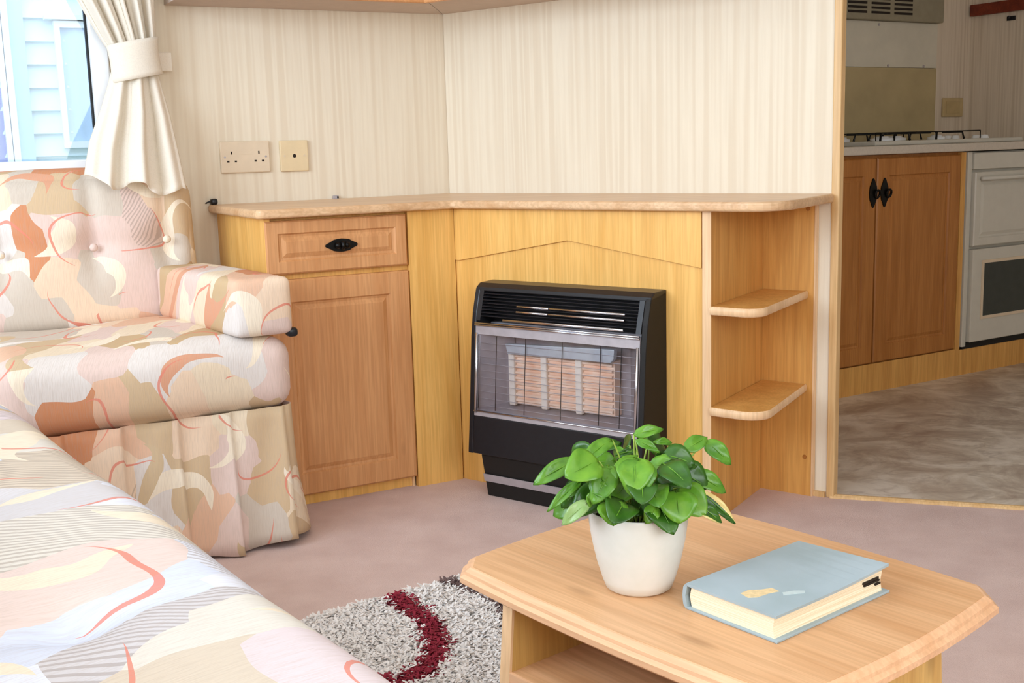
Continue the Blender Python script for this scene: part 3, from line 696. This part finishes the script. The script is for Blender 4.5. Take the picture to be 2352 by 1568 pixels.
def skirt(parent, path, z0, z1, pleats, flare, depth, mat, name='skirt'):
    """pleated valance hung along a path of (x, y); pleats are overlapping folds that open towards the hem"""
    P = [Vector((x, y, 0)) for x, y in path]; L_ = [0]
    for a, b in zip(P[:-1], P[1:]): L_.append(L_[-1] + (b - a).length)
    m_ = int(L_[-1] / 0.006); V, Fc = [], []; nz = 12
    for i in range(m_ + 1):
        s = L_[-1] * i / m_; k = max(0, min(len(P) - 2, next((q for q in range(len(L_) - 1) if s <= L_[q + 1] + 1e-9), len(P) - 2)))
        t = (s - L_[k]) / (L_[k + 1] - L_[k]); c = P[k].lerp(P[k + 1], t); d_ = (P[k + 1] - P[k]).normalized()
        if 0 < k and t < 0.5: d_ = (d_ + (P[k] - P[k - 1]).normalized() * max(0, 0.5 - t)).normalized()
        nr = Vector((d_.y, -d_.x, 0))
        w_ = (s / pleats) % 1.0; f = w_ ** 1.7
        for j in range(nz + 1):
            q = j / nz; z = z1 + (z0 - z1) * q
            off = flare * q ** 1.3 + depth * (f - 0.35) * (0.35 + 0.65 * q) + 0.004 * math.sin(s * 60 + 4 * q)
            V.append(c + nr * off + Vector((0, 0, z + (0.008 * math.sin(s * 23) * q if j == nz else 0))))
    for i in range(m_):
        for j in range(nz): a = i * (nz + 1) + j; Fc.append((a, a + 1, a + nz + 2, a + nz + 1))
    o = obj(name, V, Fc, mat, parent, smooth=True, recalc=False); sm = o.modifiers.new('solid', 'SOLIDIFY'); sm.thickness = 0.004; return o
cr = [( -0.590 + 0.030 * math.sin(a) + sx, -0.205 - 0.030 * math.cos(a)) for a in np.linspace(0, math.pi / 2, 6)]
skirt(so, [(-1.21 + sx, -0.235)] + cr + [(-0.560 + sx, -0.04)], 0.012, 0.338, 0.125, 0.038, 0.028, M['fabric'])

# ================================================================== nearer sofa, its seat filling the lower left
FO = (-1.043, 2.275); AF = -0.952
s2 = empty('sofa', (*FO, 0), AF, 'nearest patchwork print sofa filling the lower left corner in daylight', 'sofa')
B2 = [(0.22, -0.20), (0.74, -0.20), (1.267, -0.195), (1.79, -0.20)]
def seat2(p_, u):
    x, y, z = p_
    if u[2] > 0:
        for bx_, by_ in B2:
            d2 = ((x - bx_) / 0.045) ** 2 + ((y - by_) / 0.04) ** 2; z -= 0.026 * math.exp(-d2) * u[2]
            z -= 0.010 * math.exp(-((x - bx_) / 0.020) ** 2) * u[2] * min(1, abs(y) * 6 + 0.1)
        z += 0.004 * math.sin(x * 9 + y * 7) * u[2]
        z -= 0.10 * max(0.0, -0.10 - y) ** 1.2
    return np.array([x, y, z])
c2 = obj('seat_cushion', *rbox(-0.07, 2.06, -0.64, 0.036, 0.270, 0.456, 0.075, 150, (0, 0.006, 0.016), seat2), M['fabric_daylit'], s2, smooth=True)
for bx_, by_ in B2:
    V, Fc = lathe([(0.0005, 0.009), (0.008, 0.007), (0.012, 0.002), (0.011, -0.003)], 14)
    obj('button', [(bx_ + a_, by_ + b_, 0.420 + c_) for a_, b_, c_ in V], Fc, M['fabric_daylit'], c2, smooth=True)
obj('frame', *box(-0.05, 2.04, -0.62, -0.05, 0.02, 0.275), M['fabric_daylit'], s2)
skirt(s2, [(2.05, 0.0), (-0.05, 0.0)], 0.012, 0.275, 0.125, 0.03, 0.02, M['fabric_daylit'])
obj('back_cushion', *rbox(-0.07, 2.06, -0.80, -0.62, 0.40, 0.86, 0.06, 60, (0, 0.02, 0.01)), M['fabric_daylit'], s2, smooth=True)

# ================================================================== shaggy rug
RO = (-0.123, 2.372); ARG = 0.615
rg = empty('rug', (*RO, 0), ARG, 'shaggy pale grey rug with burgundy and brown swirls beside the coffee table', 'rug')
obj('backing', *prism([(-0.02, 0.0), (0.0, -0.02), (0.0, -0.80), (-0.72, -0.80), (-0.72, 0.0)], 0.0, 0.006), plain('rug_backing', (176, 168, 164), 0.95), rg)
BUR = np.array([(-0.175, 0.0), (-0.18, -0.052), (-0.184, -0.12), (-0.197, -0.191), (-0.229, -0.266), (-0.274, -0.324), (-0.315, -0.352), (-0.364, -0.356), (-0.45, -0.34), (-0.60, -0.36), (-0.72, -0.45)])
BRN = np.array([(-0.045, -0.02), (-0.032, -0.06), (-0.022, -0.12), (-0.026, -0.18), (-0.05, -0.26), (-0.10, -0.36), (-0.12, -0.50), (-0.06, -0.7), (-0.1, -0.80)])
def dseg(P, A):
    best = np.full(len(P), 9.0)
    for a, b in zip(A[:-1], A[1:]):
        ab = b - a; t = np.clip(((P - a) @ ab) / (ab @ ab), 0, 1); best = np.minimum(best, np.linalg.norm(P - a - t[:, None] * ab, axis=1))
    return best
N = 46000
P = np.stack([rng.uniform(-0.715, -0.004, N), rng.uniform(-0.795, -0.004, N)], 1)
dens = (P[:, 0] > -0.62) & (P[:, 1] > -0.62); P = P[dens | (rng.random(N) < 0.55)]
P2 = np.stack([rng.uniform(-0.60, -0.004, 16000), rng.uniform(-0.60, -0.004, 16000)], 1); P = np.concatenate([P, P2]); N = len(P)
mi = np.zeros(N, int); mi[dseg(P, BUR) < 0.024 + 0.004 * rng.standard_normal(N)] = 1; mi[dseg(P, BRN) < 0.018 + 0.003 * rng.standard_normal(N)] = 2
ang = rng.uniform(0, 2 * math.pi, N); ln_ = rng.uniform(0.014, 0.026, N); lean = rng.uniform(0.25, 1.0, N); wd = rng.uniform(0.0022, 0.0040, N)
dx = np.stack([np.cos(ang), np.sin(ang)], 1); sd = np.stack([-dx[:, 1], dx[:, 0]], 1)
base = np.concatenate([P, np.full((N, 1), 0.005)], 1)
mid = np.concatenate([P + dx * (ln_ * lean * 0.35)[:, None], (0.005 + ln_ * 0.62)[:, None]], 1)
tip = np.concatenate([P + dx * (ln_ * lean)[:, None], (0.005 + ln_ * (0.62 + 0.30 * (1 - lean)))[:, None]], 1)
s3 = np.concatenate([sd * wd[:, None], np.zeros((N, 1))], 1)
VV = np.stack([base - s3 * 0.6, base + s3 * 0.6, mid - s3, mid + s3, tip - s3 * 0.5, tip + s3 * 0.5], 1).reshape(-1, 3)
me = bpy.data.meshes.new('pile'); me.vertices.add(N * 6); me.vertices.foreach_set('co', VV.ravel())
qd = (np.arange(N)[:, None] * 6 + np.array([0, 1, 3, 2, 2, 3, 5, 4])[None]).ravel()
me.loops.add(len(qd)); me.loops.foreach_set('vertex_index', qd); me.polygons.add(N * 2)
me.polygons.foreach_set('loop_start', np.arange(N * 2) * 4); me.polygons.foreach_set('material_index', np.repeat(mi, 2)); me.update(); me.validate()
for nm, c_ in (('rug_pale_pile', (250, 246, 243)), ('rug_burgundy_pile', (150, 34, 56)), ('rug_brown_pile', (120, 98, 96))): me.materials.append(plain(nm, c_, 0.8, 0, 0.12, 90))
po = bpy.data.objects.new('pile', me); COL.objects.link(po); po.parent = rg; po['kind'] = 'stuff'

# ================================================================== coffee table
tt = empty('coffee_table', (*T0, 0), AT, 'small pine coffee table carrying the plant and the book', 'table')
TX0, TX1, TY0, TY1 = -0.028, 0.517, -0.004, 0.416
def outline(ins):
    pts = []; c_ = 0.026; bw = 0.010
    x0, x1, y0, y1 = TX0 + ins, TX1 - ins, TY0 + ins, TY1 - ins
    def edge(a, b, nrm):
        for k in range(9):
            t = k / 8; o_ = bw * 4 * t * (1 - t); pts.append((a[0] + (b[0] - a[0]) * t + nrm[0] * o_, a[1] + (b[1] - a[1]) * t + nrm[1] * o_))
    edge((x0 + c_, y0), (x1 - c_, y0), (0, -1)); edge((x1, y0 + c_), (x1, y1 - c_), (1, 0)); edge((x1 - c_, y1), (x0 + c_, y1), (0, 1)); edge((x0, y1 - c_), (x0, y0 + c_), (-1, 0))
    return pts
TZ = 0.40
rings = [(0.020, TZ - 0.027), (0.006, TZ - 0.026), (0.0, TZ - 0.021), (0.0, TZ - 0.014), (0.004, TZ - 0.010), (0.005, TZ - 0.006), (0.010, TZ - 0.001), (0.014, TZ)]
V, Fc = [], []
for ins, z in rings: V += [(x, y, z) for x, y in outline(ins)]
n = 36
top_i = (len(rings) - 1) * n
Fs = [tuple(range(n - 1, -1, -1))] + [(i * n + k, i * n + (k + 1) % n, (i + 1) * n + (k + 1) % n, (i + 1) * n + k) for i in range(len(rings) - 1) for k in range(n)]
tp = obj('table_top', *prism(outline(0.0125), TZ - 0.004, TZ), M['table'], tt)
obj('edge_moulding', V, Fs, M['table_edge'], tp)
def side_panel(x0, x1):
    poly = [(-0.030, 0.0), (0.330, 0.0), (0.300, TZ - 0.027), (0.004, TZ - 0.027)]
    sp = obj('side_panel', *prism(poly, x0, x1, 'x'), M['table_side'], tt)
    a = [(-0.034, 0.0), (-0.0302, 0.0), (0.0038, TZ - 0.028), (0.0, TZ - 0.028)]
    obj('edging', *prism(a, x0, x1, 'x'), M['edge'], sp)
side_panel(0.080, 0.098); side_panel(0.478, 0.496)
obj('shelf', *box(0.098, 0.478, -0.004, 0.285, 0.272, 0.290), M['table'], tt)
obj('shelf_lip', *box(0.098, 0.478, -0.008, -0.004, 0.2715, 0.2905), M['table_edge'], tt)
obj('back_panel', *box(0.098, 0.478, 0.285, 0.298, 0.10, TZ - 0.027), M['table_side'], tt)

# ================================================================== book
bk = empty('book', (0.272, 1.151, TZ), 0.677, 'worn pale blue hardback book lying on the coffee table', 'book')
BL, BW, BH = 0.209, 0.128, 0.031
def lid_fn(V, lift): return [(x, y, z + lift * max(0, (x / BL - 0.45)) ** 1.5 * max(0, 1 - y / BW)) for x, y, z in V]
V, Fc = [], []
nx = 12
for i in range(nx + 1):
    x = BL * i / nx
    for y, z in ((-0.001, BH - 0.003), (-0.001, BH), (BW, BH), (BW, BH - 0.003)): V.append((x, y, z))
for i in range(nx):
    for k in range(4): Fc.append((i * 4 + k, i * 4 + (k + 1) % 4, i * 4 + 4 + (k + 1) % 4, i * 4 + 4 + k))
Fc += [(3, 2, 1, 0), tuple(nx * 4 + k for k in range(4))]
fc_ = obj('front_cover', lid_fn(V, 0.012), Fc, M['cover'], bk)
obj('back_cover', *box(0, BL + 0.002, -0.002, BW, 0.0, 0.003), M['cover'], bk, bevel=0.0008)
sp_pts = [(BW, 0.0), (BW + 0.004, 0.005), (BW + 0.0055, BH / 2), (BW + 0.004, BH - 0.005), (BW, BH), (BW - 0.002, BH - 0.003), (BW + 0.001, BH / 2), (BW - 0.002, 0.003)]
obj('spine', *prism(sp_pts, 0.0, BL, 'x'), M['cover'], bk)
obj('page_block', *prism([(0.004, 0.003), (BW - 0.006, 0.003), (BW - 0.003, BH / 2), (BW - 0.006, BH - 0.003), (0.004, BH - 0.003), (0.006, BH / 2)], 0.0035, BL - 0.006, 'x'), M['pages'], bk)
for k, (x0, x1, z) in enumerate(((0.165, 0.196, 0.020), (0.168, 0.198, 0.0165), (0.190, 0.200, 0.0125))):
    obj('fore_edge_mark', *box(x0, x1, 0.0035, 0.0056, z, z + 0.0022), M['hole'], bk)
def on_cover(name, pts, mat): obj(name, *prism(pts, BH, BH + 0.0003), mat, fc_)
on_cover('gilt_print', [(0.018, 0.052), (0.026, 0.046), (0.046, 0.044), (0.058, 0.040), (0.060, 0.052), (0.046, 0.058), (0.036, 0.066), (0.022, 0.066)], M['gilt'])
on_cover('pale_print', [(0.052, 0.030), (0.060, 0.026), (0.074, 0.018), (0.080, 0.022), (0.072, 0.030), (0.058, 0.036)], M['pale_print'])

# ================================================================== potted plant
pp = empty('potted_plant', (0.146, 1.325, TZ), 0.0, 'leafy green plant in a white pot on the coffee table', 'plant')
prof = [(0.0005, 0.0), (0.036, 0.0), (0.0405, 0.003), (0.0445, 0.014), (0.0510, 0.036), (0.0565, 0.062), (0.0600, 0.086), (0.0612, 0.098), (0.0606, 0.1005), (0.0588, 0.100), (0.0578, 0.092), (0.054, 0.080), (0.0005, 0.080)]
obj('pot', *lathe(prof, 48), M['pot'], pp, smooth=True)
V, Fc = lathe([(0.0005, 0.088), (0.02, 0.0885), (0.04, 0.087), (0.0565, 0.085)], 28)
obj('soil', [(x, y, z + 0.002 * math.sin(90 * x) * math.cos(70 * y)) for x, y, z in V], Fc, M['soil'], pp, smooth=True)
LEAVES=[
  (-0.0727,-0.005,0.1611,-0.1262,-0.02,0.138,0.0229,0),
  (-0.0297,0.005,0.1831,-0.0727,-0.03,0.1626,0.019,0),
  (-0.0687,-0.02,0.1418,-0.1111,-0.035,0.1087,0.0129,0),
  (-0.0613,-0.02,0.1337,-0.0941,-0.02,0.1206,0.0137,0),
  (-0.0621,-0.05,0.1244,-0.0952,-0.055,0.0986,0.0183,3),
  (-0.0027,-0.045,0.1709,-0.0137,-0.075,0.1361,0.0442,0),
  (-0.0025,0.015,0.1852,0.0339,0.02,0.1908,0.0152,0),
  (0.0435,0.02,0.1727,0.0202,0.01,0.1776,0.0101,0),
  (-0.0384,-0.03,0.1616,-0.0365,-0.055,0.1367,0.0213,0),
  (-0.0599,-0.045,0.1474,-0.0375,-0.06,0.1276,0.019,0),
  (-0.0367,-0.055,0.126,-0.0359,-0.075,0.1031,0.0358,1),
  (0.0385,-0.05,0.1344,0.0391,-0.075,0.1033,0.0457,1),
  (0.0444,-0.03,0.132,0.0726,-0.03,0.1172,0.0183,2),
  (0.0114,-0.02,0.1581,0.0468,-0.03,0.1537,0.0244,0),
  (-0.0019,0,0.1828,0.0256,-0.01,0.1697,0.0122,0),
  (-0.031,-0.03,0.1544,-0.0002,-0.01,0.1674,0.0145,1),
  (0.0567,0,0.1684,0.0876,0.02,0.1789,0.0198,0),
  (0.0838,0.02,0.1734,0.1144,0.01,0.1466,0.0229,0),
  (0.0635,0,0.1414,0.1055,-0.005,0.1163,0.0236,0),
  (0.0669,-0.03,0.1267,0.1094,-0.045,0.091,0.016,4),
  (0.0607,-0.05,0.1176,0.0912,-0.055,0.096,0.0168,5),
  (0.0149,-0.055,0.1183,0.0017,-0.065,0.101,0.019,1),
  (0.0475,-0.02,0.15,0.0703,-0.01,0.1519,0.0091,2),
  (0.0009,0.02,0.1639,-0.0247,0.02,0.1599,0.0084,2),
  (-0.0605,-0.05,0.1351,-0.0614,-0.055,0.1183,0.0091,1),
  (-0.0109,0,0.1325,-0.0322,-0.03,0.1203,0.0229,2),
  (0.0262,-0.01,0.1407,0.0278,-0.03,0.1185,0.0274,2),
  (-0.0108,0,0.1452,-0.0191,-0.02,0.1293,0.0259,2),
  (0.0457,0.02,0.1506,0.055,0,0.1306,0.0244,2),
  (-0.0522,0.02,0.1407,-0.0632,0,0.1214,0.0198,2),
  (0.005,-0.02,0.1161,-0.007,-0.045,0.1042,0.0259,2),
  (-0.037,0.05,0.1611,-0.0122,0.06,0.1643,0.0137,2),
  (0.0421,0.05,0.1538,0.0659,0.06,0.1554,0.0137,2),
]
def leaf(b, t, w_, kind):
    b, t = Vector(b), Vector(t); ax = t - b; ln_ = ax.length; ax.normalize()
    hint = Vector((0.0, -0.80, 0.60)); nr = (hint - ax * hint.dot(ax)).normalized(); sd = ax.cross(nr)
    V, Fc = [], []; nu, nv = 12, 6; sag = 0.10 * ln_
    for i in range(nu + 1):
        u = i / nu; hw = w_ / 2 * (math.sin(math.pi * min(1, u ** 0.72)) ** 0.62 if 0 < u < 1 else (0.10 if u == 0 else 0.0))
        hw = max(hw, 0.0004)
        for j in range(-nv // 2, nv // 2 + 1):
            v = j / (nv / 2)
            p_ = b + ax * (ln_ * u) + sd * (hw * v) + nr * (0.20 * hw * (abs(v) ** 1.4) + sag * math.sin(math.pi * u) * 0.9 - 0.04 * ln_ * u * u + 0.0012 * math.sin(9 * u + 3 * v))
            V.append(p_)
    m_ = nv + 1
    for i in range(nu):
        for j in range(nv): k = i * m_ + j; Fc.append((k, k + 1, k + m_ + 1, k + m_))
    mats = {0: [M['leaf0']], 1: [M['leaf1']], 2: [M['leaf2']], 3: [M['leaf3'], M['leaf_edge']], 4: [M['leaf2'], M['leaf_edge']], 5: [M['leaf2'], M['leaf_edge']]}[kind]
    o = obj('leaf', V, Fc, mats, pp, smooth=True, recalc=False)
    if kind in (4, 5):
        for f_ in o.data.polygons:
            j = f_.index % nv
            if (kind == 4 and j <= 1) or (kind == 5 and j >= nv - 1): f_.material_index = 1
    s = o.modifiers.new('solid', 'SOLIDIFY'); s.thickness = 0.0006
    # midrib
    rib = [b + ax * (ln_ * u) + nr * (sag * math.sin(math.pi * u) * 0.9 - 0.04 * ln_ * u * u + 0.0004) for u in np.linspace(0, 0.93, 8)]
    obj('midrib', *tube(rib, [0.0009 - 0.0006 * k / 7 for k in range(8)], 5), M['leaf1'] if kind != 3 else M['leaf3'], o, smooth=True)
    root = Vector((b.x * 0.30 + 0.008 * math.sin(b.z * 900), b.y * 0.30 - 0.004 + 0.010 * math.cos(b.x * 700), 0.086)); m1 = root.lerp(b, 0.5) + Vector((0, 0.002, 0.016))
    st = [(root * (1 - q) ** 2 + m1 * 2 * q * (1 - q) + b * q * q) for q in np.linspace(0, 1, 9)]
    obj('stem', *tube(st, 0.0011, 6), M['stem'], pp, smooth=True)
for k in range(34):
    a = 2 * math.pi * (k * 0.381966) + 0.3; rr = 0.030 + 0.050 * ((k * 7) % 11) / 10; z0 = 0.118 + 0.055 * ((k * 5) % 9) / 8 - 0.25 * max(0, rr - 0.06)
    b_ = (rr * 0.75 * math.cos(a), rr * 0.75 * math.sin(a), z0); l_ = 0.042 + 0.018 * ((k * 3) % 7) / 6
    LEAVES.append((*b_, b_[0] + l_ * math.cos(a) * 0.85, b_[1] + l_ * math.sin(a) * 0.85, z0 - 0.010 - 0.022 * ((k * 2) % 5) / 4, 0.030 + 0.014 * ((k * 5) % 6) / 5, (0, 1, 2, 0, 2, 2)[k % 6]))
for L_ in LEAVES: leaf(L_[0:3], L_[3:6], L_[6], int(L_[7]))

# ================================================================== kitchen beyond the partition
kc = empty('kitchen_cabinet', CK, AK, 'orange pine kitchen base cabinet with two doors left of the oven', 'cabinet')
FZ = 0.006
obj('body', *box(-0.60, 0.655, 0.018, 0.48, 0.10, 0.868), M['door_k'], kc)
obj('plinth', *box(-0.60, 0.655, 0.004, 0.02, FZ, 0.112), M['oak_dark'], kc)
for x0, x1, hx, sg in ((-0.285, 0.162, 0.146, 1), (0.170, 0.625, 0.205, 1)):
    d_ = obj('door', *panel_front(x0, x1, 0.116, 0.858, 0.0, 0.018, 0.062), M['door_k'], kc)
    ornate_pull(d_, hx, 0.735, 0.0, 1.02, True, 1.0)
obj('end_stile', *box(0.628, 0.655, 0.002, 0.018, 0.112, 0.866), M['oak_dark'], kc)
ko = empty('kitchen_worktop', CK, AK, 'grey beige kitchen worktop along the back wall', 'worktop')
obj('board', *box(-0.65, 1.308, -0.022, 0.499, 0.870, 0.900), M['k_top'], ko, bevel=0.004)

ov = empty('oven', CK, AK, 'white built-in double oven with a dark glass lower door', 'oven')
obj('cabinet_body', *box(0.665, 1.29, 0.010, 0.46, 0.118, 0.866), M['enamel'], ov, bevel=0.003)
obj('control_panel', *box(0.688, 1.285, -0.012, 0.0095, 0.800, 0.862), M['enamel'], ov, bevel=0.003)
obj('side_trim', *box(0.660, 0.684, -0.004, 0.0095, 0.118, 0.866), M['enamel'], ov, bevel=0.002)
for k in range(3, 5):
    V, Fc = lathe([(0.0005, 0.018), (0.013, 0.017), (0.016, 0.004), (0.019, 0.0)], 18)
    obj('control_knob', [(0.87 + 0.085 * k + a_, -0.012 - c_, 0.831 + b_) for a_, b_, c_ in V], Fc, M['white'], ov, smooth=True)
gd = obj('grill_door', *panel_front(0.688, 1.285, 0.508, 0.790, -0.020, 0.029, 0.03), M['enamel'], ov)
obj('grill_handle', *tube([(0.71, -0.030, 0.765), (1.26, -0.030, 0.765)], 0.008, 10), M['enamel'], gd, smooth=True)
od = obj('oven_door', *box(0.688, 1.285, -0.020, 0.009, 0.135, 0.496), M['enamel'], ov, bevel=0.004)
obj('door_surround', *join(box(0.742, 1.235, -0.0235, -0.0195, 0.440, 0.452), box(0.742, 1.235, -0.0235, -0.0195, 0.222, 0.234), box(0.742, 0.754, -0.0235, -0.0195, 0.234, 0.440), box(1.223, 1.235, -0.0235, -0.0195, 0.234, 0.440)), M['cream_plastic'], od)
obj('door_glass', *box(0.754, 1.223, -0.0225, -0.0195, 0.234, 0.440), M['dark_glass'], od)
obj('vent_gap', *box(0.67, 1.28, 0.001, 0.0095, 0.108, 0.134), M['black_side'], ov)
obj('plinth', *box(0.656, 1.305, 0.004, 0.02, FZ, 0.107), M['oak_dark'], ov)

hb = empty('gas_hob', (*KW(0, 0), 0.900), AK, 'white gas hob with black pan supports on the kitchen worktop', 'hob')
obj('hob_tray', *box(0.215, 1.07, 0.055, 0.46, 0.0, 0.016), M['enamel'], hb, bevel=0.005)
for bx_, by_, rr in ((0.37, 0.16, 0.042), (0.37, 0.36, 0.034), (0.68, 0.16, 0.034), (0.68, 0.36, 0.042)):
    V, Fc = lathe([(0.0005, 0.034), (rr * 0.6, 0.034), (rr * 0.66, 0.028), (rr, 0.026), (rr, 0.016)], 22)
    bu = obj('burner', [(bx_ + a_, by_ + b_, c_) for a_, b_, c_ in V], Fc, M['white'], hb, smooth=True)
    for q in range(4):
        a = q * math.pi / 2 + 0.785; c_, s_ = math.cos(a), math.sin(a)
        obj('pan_support', *tube([(bx_ + c_ * 0.02, by_ + s_ * 0.02, 0.044), (bx_ + c_ * 0.105, by_ + s_ * 0.085, 0.044), (bx_ + c_ * 0.115, by_ + s_ * 0.09, 0.017)], 0.0045, 6), M['iron'], bu)
obj('grid_rail', *tube([(0.24, 0.075, 0.017), (0.24, 0.075, 0.046), (0.83, 0.075, 0.046), (0.83, 0.075, 0.017)], 0.0025, 6), M['iron'], hb)
obj('grid_rail', *tube([(0.24, 0.445, 0.017), (0.24, 0.445, 0.046), (0.83, 0.445, 0.046), (0.83, 0.445, 0.017)], 0.0025, 6), M['iron'], hb)
for k in range(4):
    V, Fc = lathe([(0.0005, 0.030), (0.014, 0.029), (0.017, 0.018), (0.019, 0.016)], 18)
    obj('hob_knob', [(0.93 + 0.055 * (k % 2) + 0.03 * (k // 2) + a_, 0.13 + 0.10 * k * 0.8 + b_, c_) for a_, b_, c_ in V], Fc, M['white'], hb, smooth=True)

def kthing(name, V, Fc, mat, label, cat, **kw):
    o = obj(name, V, Fc, mat, **kw); place(o, CK, AK); return tag(o, label, cat)
kthing('splashback', *box(-0.60, 1.080, 0.489, 0.4995, 0.913, 1.214), M['splash'], 'olive brown splashback panel behind the gas hob', 'splashback', bevel=0.001)
wb = empty('wall_board', CK, AK, 'pale grey glossy board between splashback and extractor', 'board')
obj('board', *box(-0.60, 1.082, 0.492, 0.4995, 1.216, 1.398), M['tile'], wb)
for x, z in ((0.72, 1.385), (0.78, 1.222), (1.0, 1.222)):
    V, Fc = lathe([(0.0005, 0.004), (0.005, 0.003), (0.006, 0)], 10); obj('fixing_screw', [(x + a_, 0.492 - c_, z + b_) for a_, b_, c_ in V], Fc, M['steel'], wb)
ex = empty('extractor_hood', CK, AK, 'olive grey slotted extractor panel at the top of the kitchen wall', 'extractor')
obj('casing', *box(-0.60, 1.084, 0.462, 0.4995, 1.400, 1.62), M['vent'], ex, bevel=0.004)
for x0 in (0.505, 0.640, 0.775):
    for k in range(6): obj('vent_slot', *box(x0, x0 + 0.108, 0.4595, 0.463, 1.424 + k * 0.018, 1.433 + k * 0.018), M['hole'], ex)
ks = empty('wall_socket', (*KW(1.198, 0.4995), 1.05), AK, 'tan blank socket plate on the kitchen wall above the hob', 'socket')
obj('plate', *box(-0.066, 0.066, -0.010, 0, -0.040, 0.040), plain('tan_plastic', (196, 172, 126), 0.45), ks, bevel=0.003)
obj('inner_plate', *box(-0.045, 0.045, -0.012, -0.010, -0.026, 0.026), plain('tan_plastic_inner', (190, 166, 120), 0.45), ks, bevel=0.002)
sh = empty('wall_shelf', (*KW(1.308, 0.0), 1.435), AK, 'dark red-brown batten fixed to the side wall of the kitchen', 'shelf')
obj('batten', *box(-0.020, 0.0, -0.09, 0.49, 0.0, 0.048), M['brown'], sh, bevel=0.002)
hk = empty('wall_hook', (*KW(1.309, 0.30), 1.400), AK, 'small black hook under the red-brown batten', 'hook')
obj('hook_plate', *box(-0.006, 0.0, -0.02, 0.02, 0.0, 0.018), M['black'], hk, bevel=0.002)
obj('hook_arm', *tube([(-0.004, 0, 0.010), (-0.018, 0, 0.008), (-0.022, 0, 0.018)], 0.003, 6), M['black'], hk, smooth=True)
